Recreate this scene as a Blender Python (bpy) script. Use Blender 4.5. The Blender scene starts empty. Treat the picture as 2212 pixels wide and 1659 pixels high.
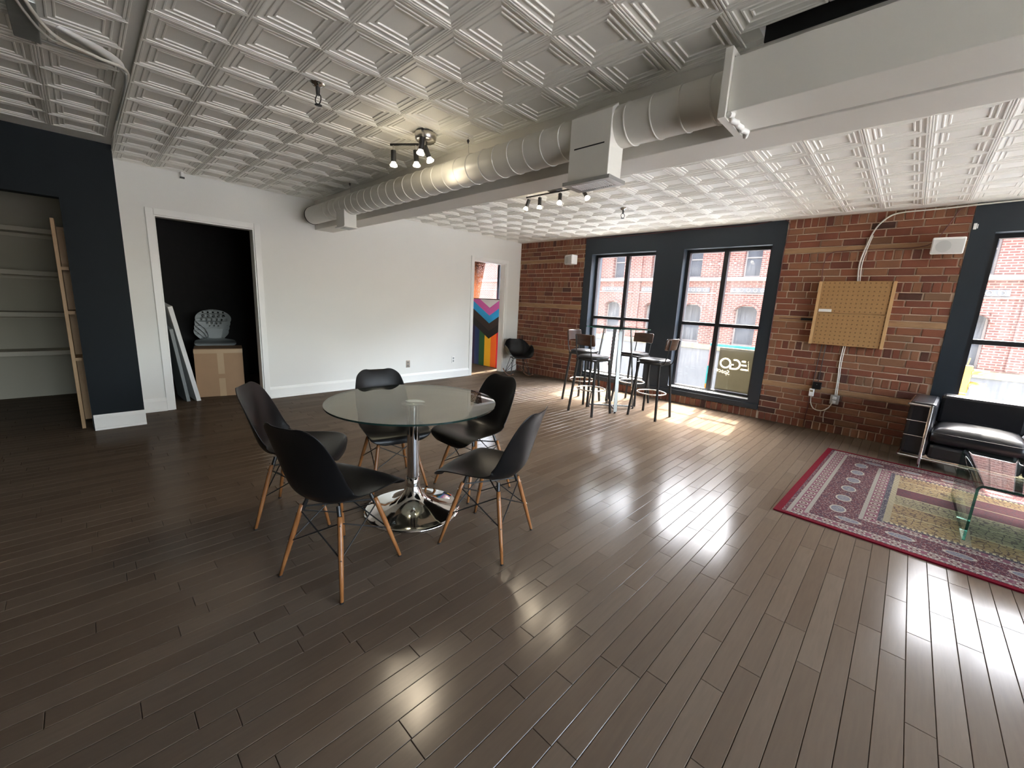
import bpy, bmesh, math, random
from mathutils import Vector, Matrix
random.seed(7)
D = bpy.data
SC = bpy.context.scene
COL = SC.collection
PI = math.pi
HC = 2.62                      # ceiling height

# ------------------------------------------------------------------ camera
FPX = 884.99
cam_d = D.cameras.new('camera'); cam = D.objects.new('camera', cam_d); COL.objects.link(cam)
cam_d.sensor_fit = 'HORIZONTAL'; cam_d.sensor_width = 36.0
cam_d.lens = 36.0 * FPX / 2212.0
cam_d.clip_start = 0.05; cam_d.clip_end = 300
CAM_LOC = Vector((6.00245, -6.38853, 1.39))
CAM_ROT = (Matrix.Rotation(math.radians(43.59062), 4, 'Z') @ Matrix.Rotation(math.radians(90 - 10.99391), 4, 'X')
           @ Matrix.Rotation(math.radians(2.8173), 4, 'Z'))
cam.matrix_world = Matrix.Translation(CAM_LOC) @ CAM_ROT
SC.camera = cam
# ------------------------------------------------------------------ world, sun, exposure
SUN_DIR = Vector((0.148, -1.0, -1.4375)).normalized()
wd = D.worlds.new('sky'); SC.world = wd; wd.use_nodes = True
wn = wd.node_tree.nodes; wl = wd.node_tree.links
wn.clear()
wout = wn.new('ShaderNodeOutputWorld'); wbg = wn.new('ShaderNodeBackground'); wsky = wn.new('ShaderNodeTexSky')
wsky.sky_type = 'NISHITA'; wsky.sun_disc = False
wsky.sun_elevation = math.radians(55); wsky.sun_rotation = math.atan2(-SUN_DIR.x, -SUN_DIR.y)
wsky.air_density = 1.0; wsky.dust_density = 4.0; wsky.ozone_density = 1.0; wsky.altitude = 100
whs = wn.new('ShaderNodeHueSaturation'); whs.inputs['Saturation'].default_value = 0.62; wl.new(wsky.outputs[0], whs.inputs['Color']); wl.new(whs.outputs[0], wbg.inputs[0]); wl.new(wbg.outputs[0], wout.inputs[0])
wbg.inputs[1].default_value = 3.0
sun_d = D.lights.new('sun', 'SUN'); sun = D.objects.new('sun', sun_d); COL.objects.link(sun)
sun_d.energy = 12.0; sun_d.angle = math.radians(0.6); sun_d.color = (1.0, 0.93, 0.82)
sun.rotation_euler = SUN_DIR.to_track_quat('-Z', 'Y').to_euler(); sun.location = (3, 8, 12)
vs = SC.view_settings
vs.view_transform = 'Standard'; vs.look = 'None'; vs.gamma = 1.0; vs.use_curve_mapping = False
vs.exposure = 1.62
cy = SC.cycles
cy.use_adaptive_sampling = False; cy.use_denoising = True; cy.denoiser = 'OPENIMAGEDENOISE'; cy.denoising_prefilter = 'ACCURATE'
cy.max_bounces = 12; cy.diffuse_bounces = 6; cy.glossy_bounces = 5; cy.transparent_max_bounces = 24; cy.transmission_bounces = 6
cy.sample_clamp_indirect = 8.0; cy.blur_glossy = 0.5
cy.caustics_reflective = False; cy.caustics_refractive = False

# ------------------------------------------------------------------ node helpers
def mat(name):
    m = D.materials.new(name); m.use_nodes = True
    nt = m.node_tree; nt.nodes.clear()
    o = nt.nodes.new('ShaderNodeOutputMaterial')
    return m, nt, o
class NT:
    def __init__(s, nt): s.nt = nt
    def n(s, t, **k):
        x = s.nt.nodes.new(t)
        for a, b in k.items(): setattr(x, a, b)
        return x
    def put(s, sock, v):
        if isinstance(v, bpy.types.NodeSocket): s.nt.links.new(v, sock)
        elif v is not None:
            if hasattr(sock.default_value, '__len__') and not hasattr(v, '__len__'): sock.default_value = [v] * len(sock.default_value)
            elif hasattr(v, '__len__') and len(sock.default_value) == 4 and len(v) == 3: sock.default_value = (*v, 1)
            else: sock.default_value = v
    def m(s, op, a, b=None, c=None):
        x = s.n('ShaderNodeMath', operation=op)
        s.put(x.inputs[0], a)
        if b is not None: s.put(x.inputs[1], b)
        if c is not None: s.put(x.inputs[2], c)
        return x.outputs[0]
    def mix(s, f, a, b, blend='MIX'):
        x = s.n('ShaderNodeMix', data_type='RGBA', blend_type=blend)
        s.put(x.inputs[0], f); s.put(x.inputs[6], a); s.put(x.inputs[7], b)
        return x.outputs[2]
    def ramp(s, f, stops, interp='LINEAR'):
        x = s.n('ShaderNodeValToRGB'); x.color_ramp.interpolation = interp
        e = x.color_ramp.elements
        while len(e) < len(stops): e.new(0.5)
        for i, (p, c) in enumerate(stops):
            e[i].position = p; e[i].color = (*c, 1)
        s.put(x.inputs[0], f); return x.outputs[0]
    def noise(s, vec, scale, detail=3, rough=0.5, dist=0.0):
        x = s.n('ShaderNodeTexNoise'); s.put(x.inputs['Vector'], vec); s.put(x.inputs['Scale'], scale)
        s.put(x.inputs['Detail'], detail); s.put(x.inputs['Roughness'], rough); s.put(x.inputs['Distortion'], dist); return x.outputs[0]
    def voronoi(s, vec, scale, feature='F1', out=0, metric='EUCLIDEAN'):
        x = s.n('ShaderNodeTexVoronoi', feature=feature, distance=metric); s.put(x.inputs['Vector'], vec); s.put(x.inputs['Scale'], scale); return x.outputs[out]
    def pos(s): return s.n('ShaderNodeNewGeometry').outputs['Position']
    def obj(s): return s.n('ShaderNodeTexCoord').outputs['Object']
    def mapv(s, vec, scale=(1, 1, 1), loc=(0, 0, 0), rot=(0, 0, 0)):
        x = s.n('ShaderNodeMapping'); s.put(x.inputs[0], vec); x.inputs[1].default_value = loc; x.inputs[2].default_value = rot; x.inputs[3].default_value = scale; return x.outputs[0]
    def sep(s, vec):
        x = s.n('ShaderNodeSeparateXYZ'); s.put(x.inputs[0], vec); return x.outputs
    def comb(s, a, b, c=0.0):
        x = s.n('ShaderNodeCombineXYZ'); s.put(x.inputs[0], a); s.put(x.inputs[1], b); s.put(x.inputs[2], c); return x.outputs[0]
    def bump(s, h, strength=0.3, dist=0.01):
        x = s.n('ShaderNodeBump'); s.put(x.inputs['Height'], h); x.inputs['Strength'].default_value = strength; x.inputs['Distance'].default_value = dist; return x.outputs[0]
    def pbsdf(s, col, rough=0.5, metal=0.0, normal=None, spec=0.5, coat=0.0, coatr=0.1, trans=None):
        x = s.n('ShaderNodeBsdfPrincipled')
        s.put(x.inputs['Base Color'], col); s.put(x.inputs['Roughness'], rough); s.put(x.inputs['Metallic'], metal)
        s.put(x.inputs['Specular IOR Level'], spec)
        if coat: s.put(x.inputs['Coat Weight'], coat); s.put(x.inputs['Coat Roughness'], coatr)
        if normal is not None: s.put(x.inputs['Normal'], normal)
        return x.outputs[0]
def simple(name, col, rough=0.5, metal=0.0, spec=0.5, nscale=0, nstr=0.15, bump=0.0, bscale=40, coat=0.0):
    """plain surface with a little procedural variation"""
    m, nt, o = mat(name); t = NT(nt)
    c = col
    if nscale:
        f = t.noise(t.pos(), nscale, 4, 0.6)
        c = t.mix(f, [v * (1 - nstr) for v in col], [min(1, v * (1 + nstr)) for v in col])
    nr = t.bump(t.noise(t.pos(), bscale, 4, 0.6), bump, 0.004) if bump else None
    nt.links.new(t.pbsdf(c, rough, metal, nr, spec, coat), o.inputs[0]); return m

M = {}
M['wall'] = simple('white_wall_paint', (0.74, 0.735, 0.70), 0.55, nscale=1.2, nstr=0.03, bump=0.12, bscale=60)
M['trimwhite'] = simple('white_trim_paint', (0.80, 0.795, 0.765), 0.35, nscale=3, nstr=0.02)
M['ceil'] = simple('painted_tin', (0.80, 0.785, 0.73), 0.42, nscale=2.5, nstr=0.05, bump=0.08, bscale=90)
M['duct'] = simple('duct_paint', (0.70, 0.69, 0.64), 0.38, nscale=4, nstr=0.04)
M['beam'] = simple('beam_paint', (0.72, 0.70, 0.65), 0.5, nscale=3, nstr=0.04, bump=0.1, bscale=70)
M['slate'] = simple('slate_paint', (0.017, 0.023, 0.030), 0.45, spec=0.35, nscale=5, nstr=0.12, bump=0.1, bscale=50)
M['blackwall'] = simple('dark_chalk_paint', (0.0028, 0.0062, 0.0088), 0.6, spec=0.2, nscale=2.0, nstr=0.5, bump=0.1, bscale=60)
M['frameblack'] = simple('black_window_metal', (0.012, 0.012, 0.014), 0.35, nscale=8, nstr=0.1)
M['black'] = simple('black_plastic', (0.0045, 0.0045, 0.005), 0.36, spec=0.3, nscale=30, nstr=0.1, bump=0.03, bscale=400)
M['blackmatte'] = simple('black_metal', (0.012, 0.012, 0.012), 0.4, nscale=20, nstr=0.1)
M['leather'] = simple('black_leather', (0.010, 0.010, 0.012), 0.30, nscale=20, nstr=0.2, bump=0.15, bscale=140)
M['darkchrome'] = simple('smoky_chrome', (0.13, 0.13, 0.128), 0.25, 1.0, nscale=3, nstr=0.05)
M['chrome'] = simple('chrome', (0.78, 0.78, 0.77), 0.06, 1.0, nscale=3, nstr=0.02)
M['steel'] = simple('brushed_steel', (0.55, 0.53, 0.50), 0.28, 1.0, nscale=10, nstr=0.06)
M['galv'] = simple('galvanised_metal', (0.42, 0.43, 0.42), 0.4, 0.8, nscale=14, nstr=0.15)
M['white'] = simple('white_plastic', (0.78, 0.78, 0.76), 0.4, nscale=9, nstr=0.03)
M['speakergrille'] = simple('grey_speaker_mesh', (0.50, 0.50, 0.48), 0.6, bump=0.4, bscale=500)
M['speakercone'] = simple('grey_speaker_cone', (0.40, 0.40, 0.385), 0.6, bump=0.4, bscale=500)
M['greyplastic'] = simple('grey_plastic', (0.25, 0.27, 0.27), 0.4, nscale=9, nstr=0.08)
M['cord'] = simple('white_cord', (0.66, 0.64, 0.58), 0.5, nscale=20, nstr=0.05)
M['redcord'] = simple('dark_red_cord', (0.10, 0.02, 0.02), 0.5, nscale=20, nstr=0.1)
M['dark'] = simple('near_black', (0.006, 0.006, 0.006), 0.8, nscale=5, nstr=0.2)
M['cardboard'] = simple('cardboard', (0.33, 0.20, 0.11), 0.75, nscale=8, nstr=0.08, bump=0.1, bscale=200)
M['tape'] = simple('packing_tape', (0.42, 0.29, 0.17), 0.3, nscale=10, nstr=0.05)
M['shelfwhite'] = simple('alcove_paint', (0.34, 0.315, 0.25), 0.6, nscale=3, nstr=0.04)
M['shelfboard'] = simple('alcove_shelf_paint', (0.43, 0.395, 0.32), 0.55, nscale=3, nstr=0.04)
M['mortar'] = simple('mortar', (0.56, 0.43, 0.32), 0.85, nscale=30, nstr=0.18, bump=0.5, bscale=120)
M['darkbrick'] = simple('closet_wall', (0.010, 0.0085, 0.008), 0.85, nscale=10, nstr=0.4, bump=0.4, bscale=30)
M['yellow'] = simple('signal_yellow', (0.36, 0.16, 0.004), 0.4, nscale=6, nstr=0.04)
M['bounceground'] = simple('pale_bounce_ground', (0.42, 0.41, 0.39), 0.9, nscale=8, nstr=0.2)
M['stone'] = simple('pale_stone', (0.12, 0.105, 0.093), 0.8, nscale=6, nstr=0.15, bump=0.3, bscale=30)
M['darkstone'] = simple('grey_stone', (0.045, 0.045, 0.045), 0.8, nscale=6, nstr=0.2, bump=0.3, bscale=30)
M['extglass'] = simple('far_window_glass', (0.040, 0.043, 0.047), 0.8, spec=0.1, nscale=2, nstr=0.4)
M['paleband'] = simple('yellow_stone_band', (0.15, 0.11, 0.04), 0.8, nscale=6, nstr=0.1)
M['rugbinding'] = simple('crimson_rug_binding', (0.090, 0.003, 0.008), 0.95, spec=0.05, nscale=60, nstr=0.2, bump=0.3, bscale=400)

def wood(name, c0, c1, axis='Z', rough=0.4, scale=6):
    m, nt, o = mat(name); t = NT(nt)
    sc = {'X': (0.12, 1, 1), 'Y': (1, 0.12, 1), 'Z': (1, 1, 0.12)}[axis]
    v = t.mapv(t.obj(), sc)
    f = t.noise(v, scale * 6, 5, 0.65, 0.6)
    c = t.ramp(f, [(0.3, c0), (0.7, c1)])
    nt.links.new(t.pbsdf(c, rough, normal=t.bump(f, 0.08, 0.003)), o.inputs[0]); return m
M['legwood'] = wood('beech_leg_wood', (0.17, 0.062, 0.018), (0.28, 0.118, 0.038), 'Z', 0.35)
M['oak'] = wood('oak_panel_wood', (0.34, 0.20, 0.09), (0.46, 0.29, 0.14), 'Z', 0.5)
M['stoolwood'] = wood('dark_walnut_wood', (0.035, 0.018, 0.012), (0.085, 0.042, 0.025), 'Y', 0.35)
M['timber'] = wood('old_timber_wood', (0.20, 0.105, 0.05), (0.36, 0.21, 0.10), 'X', 0.7)
M['cabinetwood'] = wood('pale_cabinet_wood', (0.42, 0.25, 0.11), (0.54, 0.34, 0.16), 'Z', 0.5)

def floor_mat():
    m, nt, o = mat('dark_floor_wood'); t = NT(nt)
    p = t.pos()
    oi = t.n('ShaderNodeObjectInfo').outputs['Random']; isl = t.n('ShaderNodeNewGeometry').outputs['Random Per Island']
    r = t.m('FRACT', t.m('ADD', t.m('MULTIPLY', oi, 7.13), t.m('MULTIPLY', isl, 5.71)))
    grain = t.noise(t.mapv(p, (14, 1.1, 1)), 5, 6, 0.65, 0.4)
    base = t.ramp(r, [(0.0, (0.106, 0.077, 0.054)), (0.5, (0.122, 0.090, 0.064)), (1.0, (0.138, 0.104, 0.075))])
    c = t.mix(t.m('MULTIPLY', grain, 0.5), base, (0.058, 0.039, 0.028))
    wear = t.noise(p, 1.7, 5, 0.7)
    rough = t.m('ADD', t.m('MULTIPLY', wear, 0.07), 0.13)
    rough = t.m('ADD', rough, t.m('MULTIPLY', r, 0.04))
    scr = t.noise(t.mapv(p, (3, 26, 1), rot=(0, 0, 0.35)), 6, 4, 0.7)
    h = t.m('ADD', t.m('MULTIPLY', grain, 0.5), t.m('MULTIPLY', scr, 0.6))
    df = t.n('ShaderNodeBsdfDiffuse'); t.put(df.inputs[0], c)
    gl = t.n('ShaderNodeBsdfGlossy'); t.put(gl.inputs['Roughness'], rough)
    mx = t.n('ShaderNodeMixShader'); t.put(mx.inputs[0], t.m('ADD', t.m('MULTIPLY', wear, 0.03), 0.036))
    nt.links.new(df.outputs[0], mx.inputs[1]); nt.links.new(gl.outputs[0], mx.inputs[2]); nt.links.new(mx.outputs[0], o.inputs[0]); return m
M['floor'] = floor_mat()

def brick_mat():
    m, nt, o = mat('old_red_brick'); t = NT(nt)
    r = t.n('ShaderNodeObjectInfo').outputs['Random']
    base = t.ramp(r, [(0.0, (0.028, 0.014, 0.012)), (0.06, (0.105, 0.030, 0.020)), (0.32, (0.185, 0.054, 0.030)), (0.55, (0.225, 0.076, 0.038)), (0.75, (0.20, 0.088, 0.045)), (0.90, (0.25, 0.112, 0.056)), (1.0, (0.16, 0.092, 0.052))])
    n1 = t.noise(t.pos(), 22, 5, 0.7); n2 = t.noise(t.pos(), 140, 3, 0.6)
    c = t.mix(t.m('MULTIPLY', n1, 0.55), base, t.mix(n2, (0.08, 0.03, 0.02), (0.20, 0.10, 0.065)))
    nt.links.new(t.pbsdf(c, 0.82, normal=t.bump(t.m('ADD', n1, t.m('MULTIPLY', n2, 0.5)), 0.5, 0.006), spec=0.25), o.inputs[0]); return m
M['brick'] = brick_mat()

def dirty_glass():
    """old window pane: see-through, a thin film of dust and rain streaks that scatters the sun"""
    m, nt, o = mat('dusty_window_glass'); t = NT(nt)
    p = t.pos()
    streak = t.noise(t.mapv(p, (22, 22, 1.6)), 1.6, 5, 0.7, 0.5)
    blot = t.noise(p, 2.1, 4, 0.6)
    d = t.m('MULTIPLY', t.m('POWER', streak, 2.6), t.m('MULTIPLY', t.m('POWER', blot, 1.6), 2.6))
    d = t.m('MULTIPLY', t.m('MINIMUM', t.m('ADD', d, 0.02), 0.5), 0.055)
    tr = t.n('ShaderNodeBsdfTransparent'); tr.inputs[0].default_value = (0.93, 0.95, 0.94, 1)
    tl = t.n('ShaderNodeBsdfTranslucent'); tl.inputs[0].default_value = (0.85, 0.86, 0.85, 1)
    gl = t.n('ShaderNodeBsdfGlossy'); gl.inputs['Roughness'].default_value = 0.02
    fr = t.n('ShaderNodeFresnel'); fr.inputs[0].default_value = 1.45
    a = t.n('ShaderNodeMixShader'); nt.links.new(d, a.inputs[0]); nt.links.new(tr.outputs[0], a.inputs[1]); nt.links.new(tl.outputs[0], a.inputs[2])
    b = t.n('ShaderNodeMixShader'); nt.links.new(t.m('MULTIPLY', fr.outputs[0], 0.8), b.inputs[0]); nt.links.new(a.outputs[0], b.inputs[1]); nt.links.new(gl.outputs[0], b.inputs[2])
    nt.links.new(b.outputs[0], o.inputs[0]); return m
M['pane'] = dirty_glass()
def clear_glass(name, tint, gloss=(1, 1, 1), ior=1.5):
    m, nt, o = mat(name); t = NT(nt)
    tr = t.n('ShaderNodeBsdfTransparent'); tr.inputs[0].default_value = (*tint, 1)
    gl = t.n('ShaderNodeBsdfGlossy'); gl.inputs['Roughness'].default_value = 0.01; gl.inputs[0].default_value = (*gloss, 1)
    fr = t.n('ShaderNodeFresnel'); fr.inputs[0].default_value = ior
    sm = t.noise(t.pos(), 5, 3)
    b = t.n('ShaderNodeMixShader'); nt.links.new(t.m('MULTIPLY', fr.outputs[0], t.m('ADD', t.m('MULTIPLY', sm, 0.1), 0.95)), b.inputs[0]); nt.links.new(tr.outputs[0], b.inputs[1]); nt.links.new(gl.outputs[0], b.inputs[2])
    nt.links.new(b.outputs[0], o.inputs[0]); return m
M['tableglass'] = clear_glass('table_glass', (0.86, 0.89, 0.86), (0.97, 1.0, 0.97), 2.1)
M['clearpane'] = clear_glass('clear_pane', (0.94, 0.95, 0.94))
M['tableedge'] = simple('dark_green_glass_edge', (0.012, 0.028, 0.024), 0.08, nscale=10, nstr=0.2)
M['tealglass'] = clear_glass('teal_glass', (0.80, 0.91, 0.88))
M['tealedge'] = clear_glass('teal_glass_edge', (0.10, 0.30, 0.26), (0.6, 0.95, 0.87))

def emis(name, col, s):
    m, nt, o = mat(name); t = NT(nt)
    e = t.n('ShaderNodeEmission'); e.inputs[0].default_value = (*col, 1); e.inputs[1].default_value = s
    nt.links.new(e.outputs[0], o.inputs[0]); return m
M['bulb'] = emis('lit_bulb_face', (1.0, 0.86, 0.62), 14)
def cloth_trans(name, col, tcol, f=0.4):
    m, nt, o = mat(name); t = NT(nt)
    n = t.noise(t.pos(), 9, 4, 0.6)
    d = t.n('ShaderNodeBsdfDiffuse'); t.put(d.inputs[0], t.mix(n, [c * 0.85 for c in col], col))
    tl = t.n('ShaderNodeBsdfTranslucent'); t.put(tl.inputs[0], t.mix(n, [c * 0.85 for c in tcol], tcol))
    b = t.n('ShaderNodeMixShader'); b.inputs[0].default_value = f
    nt.links.new(d.outputs[0], b.inputs[1]); nt.links.new(tl.outputs[0], b.inputs[2]); nt.links.new(b.outputs[0], o.inputs[0]); return m
M['banner'] = cloth_trans('olive_banner_cloth', (0.34, 0.315, 0.24), (0.22, 0.205, 0.16), 0.35)
M['bannertext'] = cloth_trans('cream_print', (0.85, 0.82, 0.72), (0.92, 0.88, 0.76), 0.6)
M['bcyan'] = cloth_trans('cyan_print', (0.12, 0.62, 0.62), (0.18, 0.60, 0.60), 0.6)
M['bpink'] = cloth_trans('pink_print', (0.80, 0.50, 0.52), (0.7, 0.5, 0.5), 0.6)
M['byellow'] = cloth_trans('amber_print', (0.85, 0.50, 0.08), (0.8, 0.5, 0.1), 0.6)
M['bwhite'] = cloth_trans('white_print', (0.8, 0.8, 0.8), (0.7, 0.7, 0.7), 0.6)

def curtain_mat():
    m, nt, o = mat('brown_lattice_curtain'); t = NT(nt)
    v = t.voronoi(t.mapv(t.obj(), (1, 1, 1)), 26, 'DISTANCE_TO_EDGE')
    hole = t.m('GREATER_THAN', v, 0.13)
    d = t.n('ShaderNodeBsdfDiffuse'); d.inputs[0].default_value = (0.05, 0.018, 0.009, 1)
    tl = t.n('ShaderNodeBsdfTranslucent'); tl.inputs[0].default_value = (0.10, 0.034, 0.016, 1)
    tr = t.n('ShaderNodeBsdfTransparent')
    a = t.n('ShaderNodeMixShader'); a.inputs[0].default_value = 0.45; nt.links.new(d.outputs[0], a.inputs[1]); nt.links.new(tl.outputs[0], a.inputs[2])
    b = t.n('ShaderNodeMixShader'); nt.links.new(t.m('MULTIPLY', hole, 0.35), b.inputs[0]); nt.links.new(a.outputs[0], b.inputs[1]); nt.links.new(tr.outputs[0], b.inputs[2])
    nt.links.new(b.outputs[0], o.inputs[0]); return m
M['curtain'] = curtain_mat()

def facade_mat():
    m, nt, o = mat('street_facade_brick'); t = NT(nt)
    p = t.pos(); s = t.sep(p)
    bt = t.n('ShaderNodeTexBrick'); t.put(bt.inputs['Vector'], t.comb(s[0], s[2], 0.0))
    bt.inputs['Color1'].default_value = (0.085, 0.024, 0.016, 1); bt.inputs['Color2'].default_value = (0.045, 0.0125, 0.009, 1); bt.inputs['Mortar'].default_value = (0.15, 0.088, 0.07, 1)
    bt.inputs['Scale'].default_value = 1.0; bt.inputs['Mortar Size'].default_value = 0.016; bt.inputs['Brick Width'].default_value = 0.23; bt.inputs['Row Height'].default_value = 0.078
    n = t.noise(p, 1.2, 5, 0.7)
    c = t.mix(t.m('MULTIPLY', n, 0.5), bt.outputs[0], (0.064, 0.025, 0.019))
    nt.links.new(t.pbsdf(c, 0.85, spec=0.2), o.inputs[0]); return m
M['facade'] = facade_mat()

def cork_mat():
    m, nt, o = mat('perforated_cabinet_panel'); t = NT(nt)
    s = t.sep(t.obj())
    gx = t.m('FRACT', t.m('DIVIDE', s[0], 0.047)); gz = t.m('FRACT', t.m('DIVIDE', s[2], 0.047))
    dx = t.m('SUBTRACT', gx, 0.5); dz = t.m('SUBTRACT', gz, 0.5)
    r = t.m('SQRT', t.m('ADD', t.m('MULTIPLY', dx, dx), t.m('MULTIPLY', dz, dz)))
    g2x = t.m('SUBTRACT', t.m('FRACT', t.m('DIVIDE', t.m('ADD', s[0], 0.0235), 0.0157)), 0.5); g2z = t.m('SUBTRACT', t.m('FRACT', t.m('DIVIDE', t.m('ADD', s[2], 0.0235), 0.0157)), 0.5)
    r2 = t.m('SQRT', t.m('ADD', t.m('MULTIPLY', g2x, g2x), t.m('MULTIPLY', g2z, g2z)))
    n = t.noise(t.obj(), 60, 4, 0.7)
    base = t.mix(n, (0.24, 0.125, 0.045), (0.40, 0.23, 0.09))
    c = t.mix(t.m('MULTIPLY', t.m('LESS_THAN', r, 0.16), 0.75), base, (0.10, 0.05, 0.018))
    c = t.mix(t.m('MULTIPLY', t.m('LESS_THAN', r2, 0.2), 0.35), c, (0.12, 0.06, 0.02))
    nt.links.new(t.pbsdf(c, 0.6, normal=t.bump(n, 0.2, 0.003)), o.inputs[0]); return m
M['cork'] = cork_mat()
RUG_L, RUG_W = 3.3, 2.17
def rug_mat():
    m, nt, o = mat('persian_rug_pile'); t = NT(nt)
    s = t.sep(t.obj())
    u, v = s[0], s[1]                                   # 0..L, 0..W measured from the near left corner
    du = t.m('MINIMUM', u, t.m('SUBTRACT', RUG_L, u)); dv = t.m('MULTIPLY', t.m('MINIMUM', v, t.m('SUBTRACT', RUG_W, v)), 1.35)
    d = t.m('MINIMUM', du, dv)
    side = t.m('LESS_THAN', du, dv)
    al = t.m('ADD', t.m('MULTIPLY', side, v), t.m('MULTIPLY', t.m('SUBTRACT', 1.0, side), u))   # running coordinate along the border
    P = t.obj()
    fine = t.voronoi(P, 52, 'F1', 0, 'MANHATTAN'); fine2 = t.voronoi(P, 26, 'DISTANCE_TO_EDGE'); ns = t.noise(P, 130, 3, 0.6)
    CREAM, MAROON, NAVY, TAN = (0.23, 0.205, 0.165), (0.050, 0.005, 0.009), (0.010, 0.0095, 0.022), (0.15, 0.10, 0.042)
    def band(a, b): return t.m('MULTIPLY', t.m('GREATER_THAN', d, a), t.m('LESS_THAN', d, b))
    def circ(c0, per, rx, ry, off=0.0):
        a = t.m('DIVIDE', t.m('MULTIPLY', t.m('SUBTRACT', t.m('FRACT', t.m('DIVIDE', t.m('ADD', al, off), per)), 0.5), per), rx)
        b = t.m('DIVIDE', t.m('SUBTRACT', d, c0), ry)
        return t.m('SQRT', t.m('ADD', t.m('MULTIPLY', a, a), t.m('MULTIPLY', b, b)))
    speck = t.m('MAXIMUM', t.m('LESS_THAN', fine, 0.25), t.m('MULTIPLY', t.m('LESS_THAN', t.voronoi(P, 40, 'DISTANCE_TO_EDGE'), 0.035), 0.8))
    vein = t.m('LESS_THAN', fine2, 0.06)
    # main maroon border
    col = t.mix(t.m('MULTIPLY', speck, 0.9), MAROON, (0.25, 0.19, 0.165))
    col = t.mix(t.m('MULTIPLY', vein, 0.6), col, NAVY)
    # lozenge medallions in the main border
    cm = circ(0.325, 0.27, 0.075, 0.050)
    col = t.mix(t.m('LESS_THAN', cm, 1.0), col, CREAM)
    col = t.mix(t.m('LESS_THAN', cm, 0.80), col, (0.085, 0.09, 0.105))
    col = t.mix(t.m('MULTIPLY', t.m('LESS_THAN', cm, 0.6), speck), col, CREAM)
    # roundel bands
    for a, b in ((0.095, 0.165), (0.475, 0.545)):
        col = t.mix(band(a, b), col, t.mix(t.m('MULTIPLY', speck, 0.35), (0.10, 0.03, 0.045), CREAM))
        cr = circ((a + b) / 2, 0.088, 0.030, 0.029)
        col = t.mix(t.m('LESS_THAN', cr, 1.0), col, CREAM); col = t.mix(t.m('LESS_THAN', cr, 0.72), col, MAROON); col = t.mix(t.m('LESS_THAN', cr, 0.35), col, CREAM)
    dash = t.m('GREATER_THAN', t.m('FRACT', t.m('DIVIDE', al, 0.024)), 0.5)
    for a, b in ((0.07, 0.095), (0.165, 0.19), (0.45, 0.475)):
        col = t.mix(band(a, b), col, t.mix(t.m('MULTIPLY', dash, 0.5), CREAM, NAVY))
    col = t.mix(band(0.545, 0.575), col, t.mix(t.m('MULTIPLY', speck, 0.8), NAVY, CREAM))
    # garden panels inside
    ins = t.m('GREATER_THAN', d, 0.575)
    cu = t.m('DIVIDE', t.m('SUBTRACT', u, 0.575), 0.43); cv = t.m('DIVIDE', t.m('SUBTRACT', v, 0.43), 0.225)
    wn_ = t.n('ShaderNodeTexWhiteNoise', noise_dimensions='2D'); t.put(wn_.inputs[0], t.comb(t.m('FLOOR', cu), t.m('FLOOR', cv)))
    pc = t.ramp(wn_.outputs[0], [(0.0, TAN), (0.35, MAROON), (0.5, (0.13, 0.11, 0.06)), (0.72, NAVY), (0.85, (0.16, 0.11, 0.045))], 'CONSTANT')
    pat = t.m('LESS_THAN', t.voronoi(P, 34, 'F1', 0, 'MANHATTAN'), 0.36)
    pc = t.mix(t.m('MULTIPLY', pat, 0.75), pc, t.mix(t.m('GREATER_THAN', wn_.outputs[0], 0.5), (0.05, 0.015, 0.02), (0.20, 0.165, 0.11))); pc = t.mix(t.m('MULTIPLY', vein, 0.75), pc, (0.018, 0.007, 0.012))
    fu = t.m('FRACT', cu); fv = t.m('FRACT', cv)
    gridv = t.m('LESS_THAN', fv, 0.05)
    pc = t.mix(gridv, pc, (0.22, 0.18, 0.10))
    ladder = t.m('GREATER_THAN', fu, 0.885)
    rung = t.m('GREATER_THAN', t.m('FRACT', t.m('DIVIDE', v, 0.028)), 0.5)
    pc = t.mix(ladder, pc, t.mix(t.m('MULTIPLY', rung, 0.8), (0.26, 0.215, 0.12), NAVY))
    col = t.mix(ins, col, pc)
    lad2 = band(0.575, 0.61); rung2 = t.m('GREATER_THAN', t.m('FRACT', t.m('DIVIDE', al, 0.028)), 0.5)
    col = t.mix(lad2, col, t.mix(t.m('MULTIPLY', rung2, 0.8), (0.26, 0.215, 0.12), NAVY))
    col = t.mix(t.m('MULTIPLY', ns, 0.25), col, (0.10, 0.06, 0.06))
    nt.links.new(t.pbsdf(col, 0.9, normal=t.bump(ns, 0.4, 0.004), spec=0.1), o.inputs[0]); return m
M['rug'] = rug_mat()

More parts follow.
